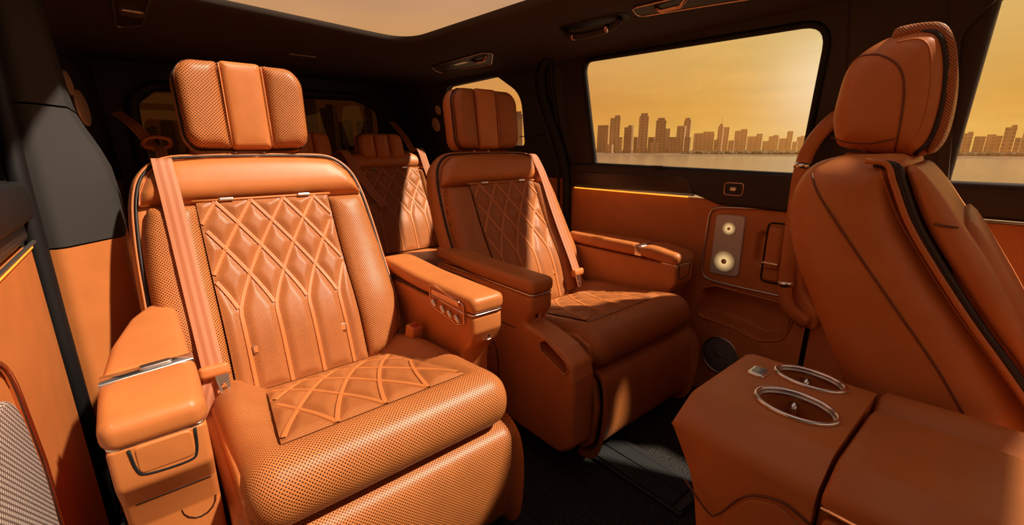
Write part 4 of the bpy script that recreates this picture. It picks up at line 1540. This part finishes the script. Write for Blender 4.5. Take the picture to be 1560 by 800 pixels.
# pillar speakers
for y, z, r, lab in ((2.80, 1.176, .046, 'larger round grille on the far rear pillar beside the far headrest'), (2.735, 1.268, .030, 'smaller round grille on the far rear pillar')):
    q = pillow('pillar_speaker', cir(y, z, r, r, 28), lambda a, b, h: fq2(a, b, -.006 - h), .008, .003, 'grille_rose', None, dome=.003, step=1, uvo=(-y, -z))
    tag(q, lab, 'speaker', 'rear pillar speakers')
for y, z, r, lab in ((2.72, 1.185, .074, 'larger round grille on the left rear pillar'), (2.57, 1.27, .046, 'smaller round grille peeking out beside the left pillar')):
    q = pillow('pillar_speaker', cir(y, z, r * 1.6, r, 28), lambda a, b, h: fL(a, b, .008 + h), .008, .003, 'grille_rose', None, dome=.003, step=1, uvo=(-y, -z))
    tag(q, lab, 'speaker', 'rear pillar speakers')
# window switch
sw = empty('window_switch', (1.735, .747, .84), 'small chrome framed window switch on the dark door belt', 'switch')
tube('switch_frame', [(1.734, a, b) for a, b in densify(rrect(.712, .782, .844, .890, .012), .02)], .0022, 'rose_metal', sw, closed=True)
pillow('switch_plate', rrect(.712, .782, .844, .890, .012), lambda a, b, h: (1.7345 - h, a, b), .006, .001, 'dark_trim', sw, step=1)
pillow('switch_lever', rrect(.735, .760, .859, .875, .007), lambda a, b, h: (1.727 - h, a, b), .008, .003, 'satin_metal', sw, step=1)
# window latch nub
nb = box('window_latch', 1.708, 1.725, 1.04, 1.10, .938, .946, 'black_plastic', None, .003)
tag(nb, 'small black latch on the right window sill', 'latch')


def roof_z(x):
    if x > 1.40:
        return 1.47 - .05 * ((x - 1.40) / .26) ** 2
    return 1.47


def roofpt(a, b, h):
    return (a, b, roof_z(a) - h)


# reading lamps
rl = empty('reading_lamp', (1.40, 2.1, 1.45), 'reading lamp panel with coat hook on the roof above the far headrest', 'lamp', 'roof reading lamps')
o1 = roundpoly([(1.38, 2.36), (1.50, 2.48), (1.54, 2.0), (1.42, 1.83), (1.375, 1.86)], .03)
pillow('lamp_panel', o1, lambda a, b, h: roofpt(a, b, .004 + h), .008, .003, 'dark_trim', rl)
tube('lamp_frame', [roofpt(a, b, .005) for a, b in densify(o1, .05)], .003, 'rose_metal', rl, closed=True)
pillow('lamp_lens', rrect(1.42, 1.45, 2.08, 2.20, .012), lambda a, b, h: roofpt(a, b, .010 + h), .008, .003, 'satin_metal', rl, step=1)
tube('coat_hook', [roofpt(1.43, 2.03, .004), roofpt(1.44, 2.0, .02), roofpt(1.44, 1.93, .02), roofpt(1.43, 1.9, .006)], .008, 'rose_metal', rl)
rl = empty('reading_lamp', (.07, 2.1, 1.46), 'chrome framed reading lamp at the top left of the roof', 'lamp', 'roof reading lamps')
o2 = roundpoly([(.028, 1.75), (.125, 1.75), (.105, 2.28), (.030, 2.40)], .02)
pillow('lamp_panel', o2, lambda a, b, h: roofpt(a, b, .004 + h), .008, .003, 'dark_trim', rl)
tube('lamp_frame', [roofpt(a, b, .005) for a, b in densify(o2, .05)], .0035, 'satin_metal', rl, closed=True)
pillow('lamp_lens', rrect(.042, .108, 2.06, 2.14, .014), lambda a, b, h: roofpt(a, b, .012 + h), .01, .004, 'satin_metal', rl, step=1)
rl = empty('reading_lamp', (1.35, .8, 1.45), 'long chrome framed lamp panel on the roof above the big side window', 'lamp', 'roof reading lamps')
o3 = roundpoly([(1.34, .98), (1.44, 1.02), (1.52, .62), (1.38, .60)], [.03, .03, .02, .02])
pillow('lamp_panel', o3, lambda a, b, h: roofpt(a, b, .004 + h), .008, .003, 'dark_trim', rl)
tube('lamp_frame', [roofpt(a, b, .005) for a, b in densify(o3, .04)], .0028, 'rose_metal', rl, closed=True)
tube('coat_hook', [roofpt(1.38, .92, .006), roofpt(1.39, .90, .020), roofpt(1.385, .83, .022), roofpt(1.37, .80, .006)], .007, 'rose_metal', rl)
pillow('lamp_lens', rrect(1.40, 1.43, .70, .76, .01), lambda a, b, h: roofpt(a, b, .010 + h), .008, .003, 'satin_metal', rl, step=1)
# roof grab handle
rg = empty('grab_handle', (1.37, 1.15, 1.42), 'dark roof grab handle above the big side window', 'handle')
o4 = roundpoly([(1.33, 1.31), (1.40, 1.34), (1.44, 1.05), (1.36, 1.02)], .03)
pillow('handle_recess', o4, lambda a, b, h: roofpt(a, b, .003 + h), .006, .002, 'rubber', rg)
tube('handle_grip', catmull([roofpt(1.37, 1.31, .006), roofpt(1.375, 1.29, .028), roofpt(1.385, 1.23, .036), roofpt(1.395, 1.14, .034), roofpt(1.40, 1.09, .022), roofpt(1.40, 1.07, .006)], 5), .013, 'dark_trim', rg, n=10)
for y in (1.275, 1.115):
    tube('handle_collar', [roofpt(1.379, y, .033), roofpt(1.380, y - .008, .0335)], .0145, 'rose_metal', rg, n=14)
# roof vent slit
vt = empty('roof_vent', (.73, 2.5, 1.46), 'thin chrome vent slit in the rear headliner', 'vent')
box('vent_bar', .668, .795, 2.49, 2.505, 1.463, 1.4695, 'satin_metal', vt, .003)

# ------------------------------------------------------------------ outside
WZ = -9.0
sea = gridsurf('sea', lambda u, v: (-1600 + 3200 * u, -1600 + 3200 * v, WZ), 8, 8, 'sea_water')
tag(sea, 'calm water shining below the skyline', kind='stuff')


def az_dir(u, v=232.):
    a = u - 780; b = 400 - v
    cp, sp_ = math.cos(math.radians(14.7)), math.sin(math.radians(14.7))
    s_, c_ = math.sin(math.radians(40.06)), math.cos(math.radians(40.06))
    fh = 667 * cp + b * sp_
    z = -667 * sp_ + b * cp
    d = Vector((s_ * fh + c_ * a, c_ * fh - s_ * a, z))
    return d / math.hypot(d.x, d.y)


# far shore: a low strip of land along a great arc
V, F = [], []
n = 60
for i in range(n + 1):
    th = math.radians(-95 + 205 * i / n)     # azimuth measured from +y towards +x
    for r, z in ((640, WZ - 1), (643, WZ + 1.6), (700, WZ + 2.4), (1500, WZ + 2.6)):
        V.append((r * math.sin(th), r * math.cos(th), z))
for i in range(n):
    for k in range(3):
        a = i * 4 + k
        F.append((a, a + 1, a + 5, a + 4))
land = build('shore', V, F, 'shore_earth')
tag(land, 'low dark far shore under the skyline', kind='structure')


def tower(u0, u1, vt, dist, mat, label, crown=0, group=None):
    d0, d1 = az_dir(u0), az_dir(u1)
    d = az_dir((u0 + u1) / 2)
    top = az_dir((u0 + u1) / 2, vt).z * dist + 1.02
    w = (Vector((d1.x, d1.y)) - Vector((d0.x, d0.y))).length * dist
    base = Vector((d.x * dist, d.y * dist, WZ + 2.3))
    ang = math.atan2(d.x, d.y)
    rot = random.uniform(-.35, .35)
    dep = w * random.uniform(.7, 1.0)
    hgt = top - base.z
    cs_, sn = math.cos(rot), math.sin(rot)
    wid = w / (abs(cs_) + abs(sn) * dep / max(w, 1e-3)) if w else w
    dep *= wid / w
    root = empty('tower_block', base, label, 'building', group or 'skyline buildings')
    R_ = Matrix.Rotation(-ang + rot, 3, 'Z')

    def blk(nm, wx, dx, z0, z1, par, mt=mat, ox=0):
        V, F, U = [], [], []
        for (p, q) in (((-1, -1), (1, -1)), ((1, -1), (1, 1)), ((1, 1), (-1, 1)), ((-1, 1), (-1, -1))):
            b0 = len(V)
            for (sx, sy), zz in ((p, z0), (q, z0), (q, z1), (p, z1)):
                V.append(base + R_ @ Vector((sx * wx / 2 + ox, sy * dx / 2, zz)))
                U.append(((sx + sy) * wx / 2, zz))
            F.append((b0, b0 + 1, b0 + 2, b0 + 3))
        b0 = len(V)
        for sx, sy in ((-1, -1), (1, -1), (1, 1), (-1, 1)):
            V.append(base + R_ @ Vector((sx * wx / 2 + ox, sy * dx / 2, z1))); U.append((0, 0))
        F.append((b0, b0 + 1, b0 + 2, b0 + 3))
        return build(nm, V, F, mt, par, U, smooth=False)
    main = hgt * (.93 if crown else 1)
    blk('tower_shaft', wid, dep, 0, main, root)
    if crown == 1:
        blk('tower_crown', wid * .7, dep * .7, main, hgt, root)
    if crown == 2:
        blk('tower_crown', wid * .6, dep * .6, main, hgt, root)
        blk('spire', wid * .07, wid * .07, hgt, hgt * 1.22, root)
    if crown == 3:
        blk('tower_crown', wid * .5, dep * .9, main, hgt, root, ox=wid * .22)
    blk('podium', wid * 1.15, dep * 1.15, 0, hgt * .12, root)
    return root


T_, B_, G_ = 'facade_tan', 'facade_brown', 'facade_glass'
city = [
    (909, 926, 191, 740, B_, 'brown block at the left edge of the big side window skyline', 0),
    (927, 942, 176, 700, T_, 'tall tan tower second from the left in the big side window', 3),
    (937, 947, 209, 680, G_, 'low pale block at the foot of the tall left tower', 0),
    (922, 934, 220, 672, T_, 'very low pale building in front of the leftmost block', 0),
    (949, 963, 191, 700, B_, 'medium brown twin block left of the tallest tower', 3),
    (964, 971, 209, 715, B_, 'low dark building just left of the tallest tower', 0),
    (970.5, 985, 173, 690, T_, 'tallest tower of the skyline with a small crown', 1),
    (986, 997, 209, 720, B_, 'low block just right of the tallest tower', 0),
    (988, 1005, 217, 675, T_, 'low pale building at the waterfront right of the tallest tower', 0),
    (996, 1011, 180, 695, B_, 'tall stepped tower next right of the tallest one', 1),
    (1010, 1018, 196, 730, B_, 'slim block leaning on the stepped tower', 0),
    (1014, 1034, 209, 700, B_, 'wide low brown block right of the stepped tower', 0),
    (1028, 1042, 192, 720, T_, 'medium tan tower left of the rounded tower', 0),
    (1038, 1049, 180, 760, T_, 'slim hazy tower with narrow crown in mid skyline', 1),
    (1041, 1051, 209, 690, B_, 'low dark block under the slim hazy tower', 0),
    (1054, 1085, 201, 800, T_, 'broad flat-topped hazy block in mid skyline', 3),
    (1086, 1093, 213, 780, B_, 'small low block left of the spire tower', 0),
    (1090, 1099, 189, 820, T_, 'tower with a thin spire in the hazy skyline', 2),
    (1099, 1107, 194, 850, T_, 'block joined to the right of the spire tower', 0),
    (1108, 1117, 214, 830, T_, 'low block between spire tower and broad stepped block', 0),
    (1116, 1135, 197, 870, T_, 'broad stepped hazy block right of the spire tower', 3),
    (1136, 1149, 208, 900, T_, 'low hazy block right of the broad stepped block', 0),
    (1149, 1159, 204, 920, T_, 'narrow hazy tower before the gap in the skyline', 0),
    (1160, 1169, 215, 930, T_, 'low hazy block after the narrow hazy tower', 0),
    (1168, 1183, 206, 960, T_, 'stepped hazy block near the sun glow', 3),
    (1184, 1196, 211, 980, T_, 'low hazy block left of the slender sunlit tower', 0),
    (1195, 1204, 200, 1000, T_, 'slender hazy tower close to the sun glow', 0),
    (1205, 1213, 216, 1020, T_, 'tiny hazy block right of the slender tower', 0),
    (1211, 1226, 207, 1050, T_, 'last hazy block beside the front seat', 3),
    (1452, 1462, 207, 760, T_, 'low block at the left edge of the front window', 0),
    (1461, 1476, 201, 780, T_, 'stepped pale block in the front window', 3),
    (1479, 1496, 208, 770, B_, 'low brown block in the front window', 0),
    (1497, 1511, 205, 790, T_, 'pale low block left of the twin tower in the front window', 0),
    (1511, 1521, 207, 780, B_, 'small block just left of the twin tower', 0),
    (1522, 1540, 191, 740, T_, 'tall twin tower in the front window', 3),
    (1541, 1552, 210, 770, B_, 'low block right of the twin tower', 0),
    (1551, 1562, 201, 760, T_, 'pale block at the right edge of the photograph', 0),
    (778, 788, 182, 700, B_, 'shorter tower in the rear quarter window', 3),
    (785, 796, 170, 690, B_, 'taller tower in the rear quarter window', 1),
    (208, 221, 186, 690, B_, 'slim tower at the left of the dark rear window', 0),
    (222, 234, 200, 700, B_, 'low block left in the dark rear window', 0),
    (229, 248, 192, 720, B_, 'wide block left in the dark rear window', 3),
    (251, 276, 183, 700, B_, 'broad tower close left of the near headrest', 1),
    (463, 490, 152, 640, B_, 'large dark tower right of the near headrest', 0),
    (494, 518, 160, 660, B_, 'second dark tower right of the near headrest', 3),
    (504, 519, 172, 690, B_, 'slim block among the dark towers in the rear window', 0),
    (520, 541, 183, 700, B_, 'low stepped block right in the dark rear window', 3),
    (546, 560, 185, 690, B_, 'low block near the right end of the dark rear window', 0),
    (560, 572, 163, 670, B_, 'tower at the right end of the dark rear window', 0),
]
for c in city:
    tower(*c)

# tree line along the far shore
V, F = [], []
i = 0
for u in [1040 + 3.1 * k for k in range(62)] + [1450 + 3.0 * k for k in range(38)]:
    dist = random.uniform(655, 668)
    d = az_dir(u)
    r = random.uniform(1.6, 3.4)
    b0 = len(V)
    cpt = Vector((d.x * dist, d.y * dist, WZ + 1.2 + r * .6))
    for a in range(4):
        ph = -math.pi / 2 + math.pi * a / 3
        for k in range(6):
            th = 2 * math.pi * k / 6
            V.append(cpt + Vector((math.cos(ph) * math.cos(th) * r * 1.4, math.cos(ph) * math.sin(th) * r * 1.4, math.sin(ph) * r)) * random.uniform(.85, 1.15))
    for a in range(3):
        for k in range(6):
            q = (k + 1) % 6
            F.append((b0 + a * 6 + k, b0 + a * 6 + q, b0 + a * 6 + 6 + q, b0 + a * 6 + 6 + k))
tr = build('tree_line', V, F, 'foliage')
tag(tr, 'low dark tree line along the far waterfront', 'trees', kind='stuff')

# evening haze lying over the far city
hm = bpy.data.materials.new('city_haze')
hm.use_nodes = True
ht = hm.node_tree
ht.nodes.remove(ht.nodes['Principled BSDF'])
vs = N(ht, 'ShaderNodeVolumeScatter')
vs.inputs['Color'].default_value = (1.0, .42, .10, 1)
vs.inputs['Density'].default_value = .0009
vs.inputs['Anisotropy'].default_value = .2
ht.links.new(vs.outputs[0], ht.nodes['Material Output'].inputs['Volume'])
M['city_haze'] = hm
hz = build('haze', [(x, y, z) for x in (380, 1180) for y in (-420, 640) for z in (WZ - .5, 40)], [(0, 1, 3, 2), (4, 6, 7, 5), (0, 4, 5, 1), (2, 3, 7, 6), (0, 2, 6, 4), (1, 5, 7, 3)], 'city_haze', smooth=False)
tag(hz, 'golden evening haze over the far skyline', kind='stuff')
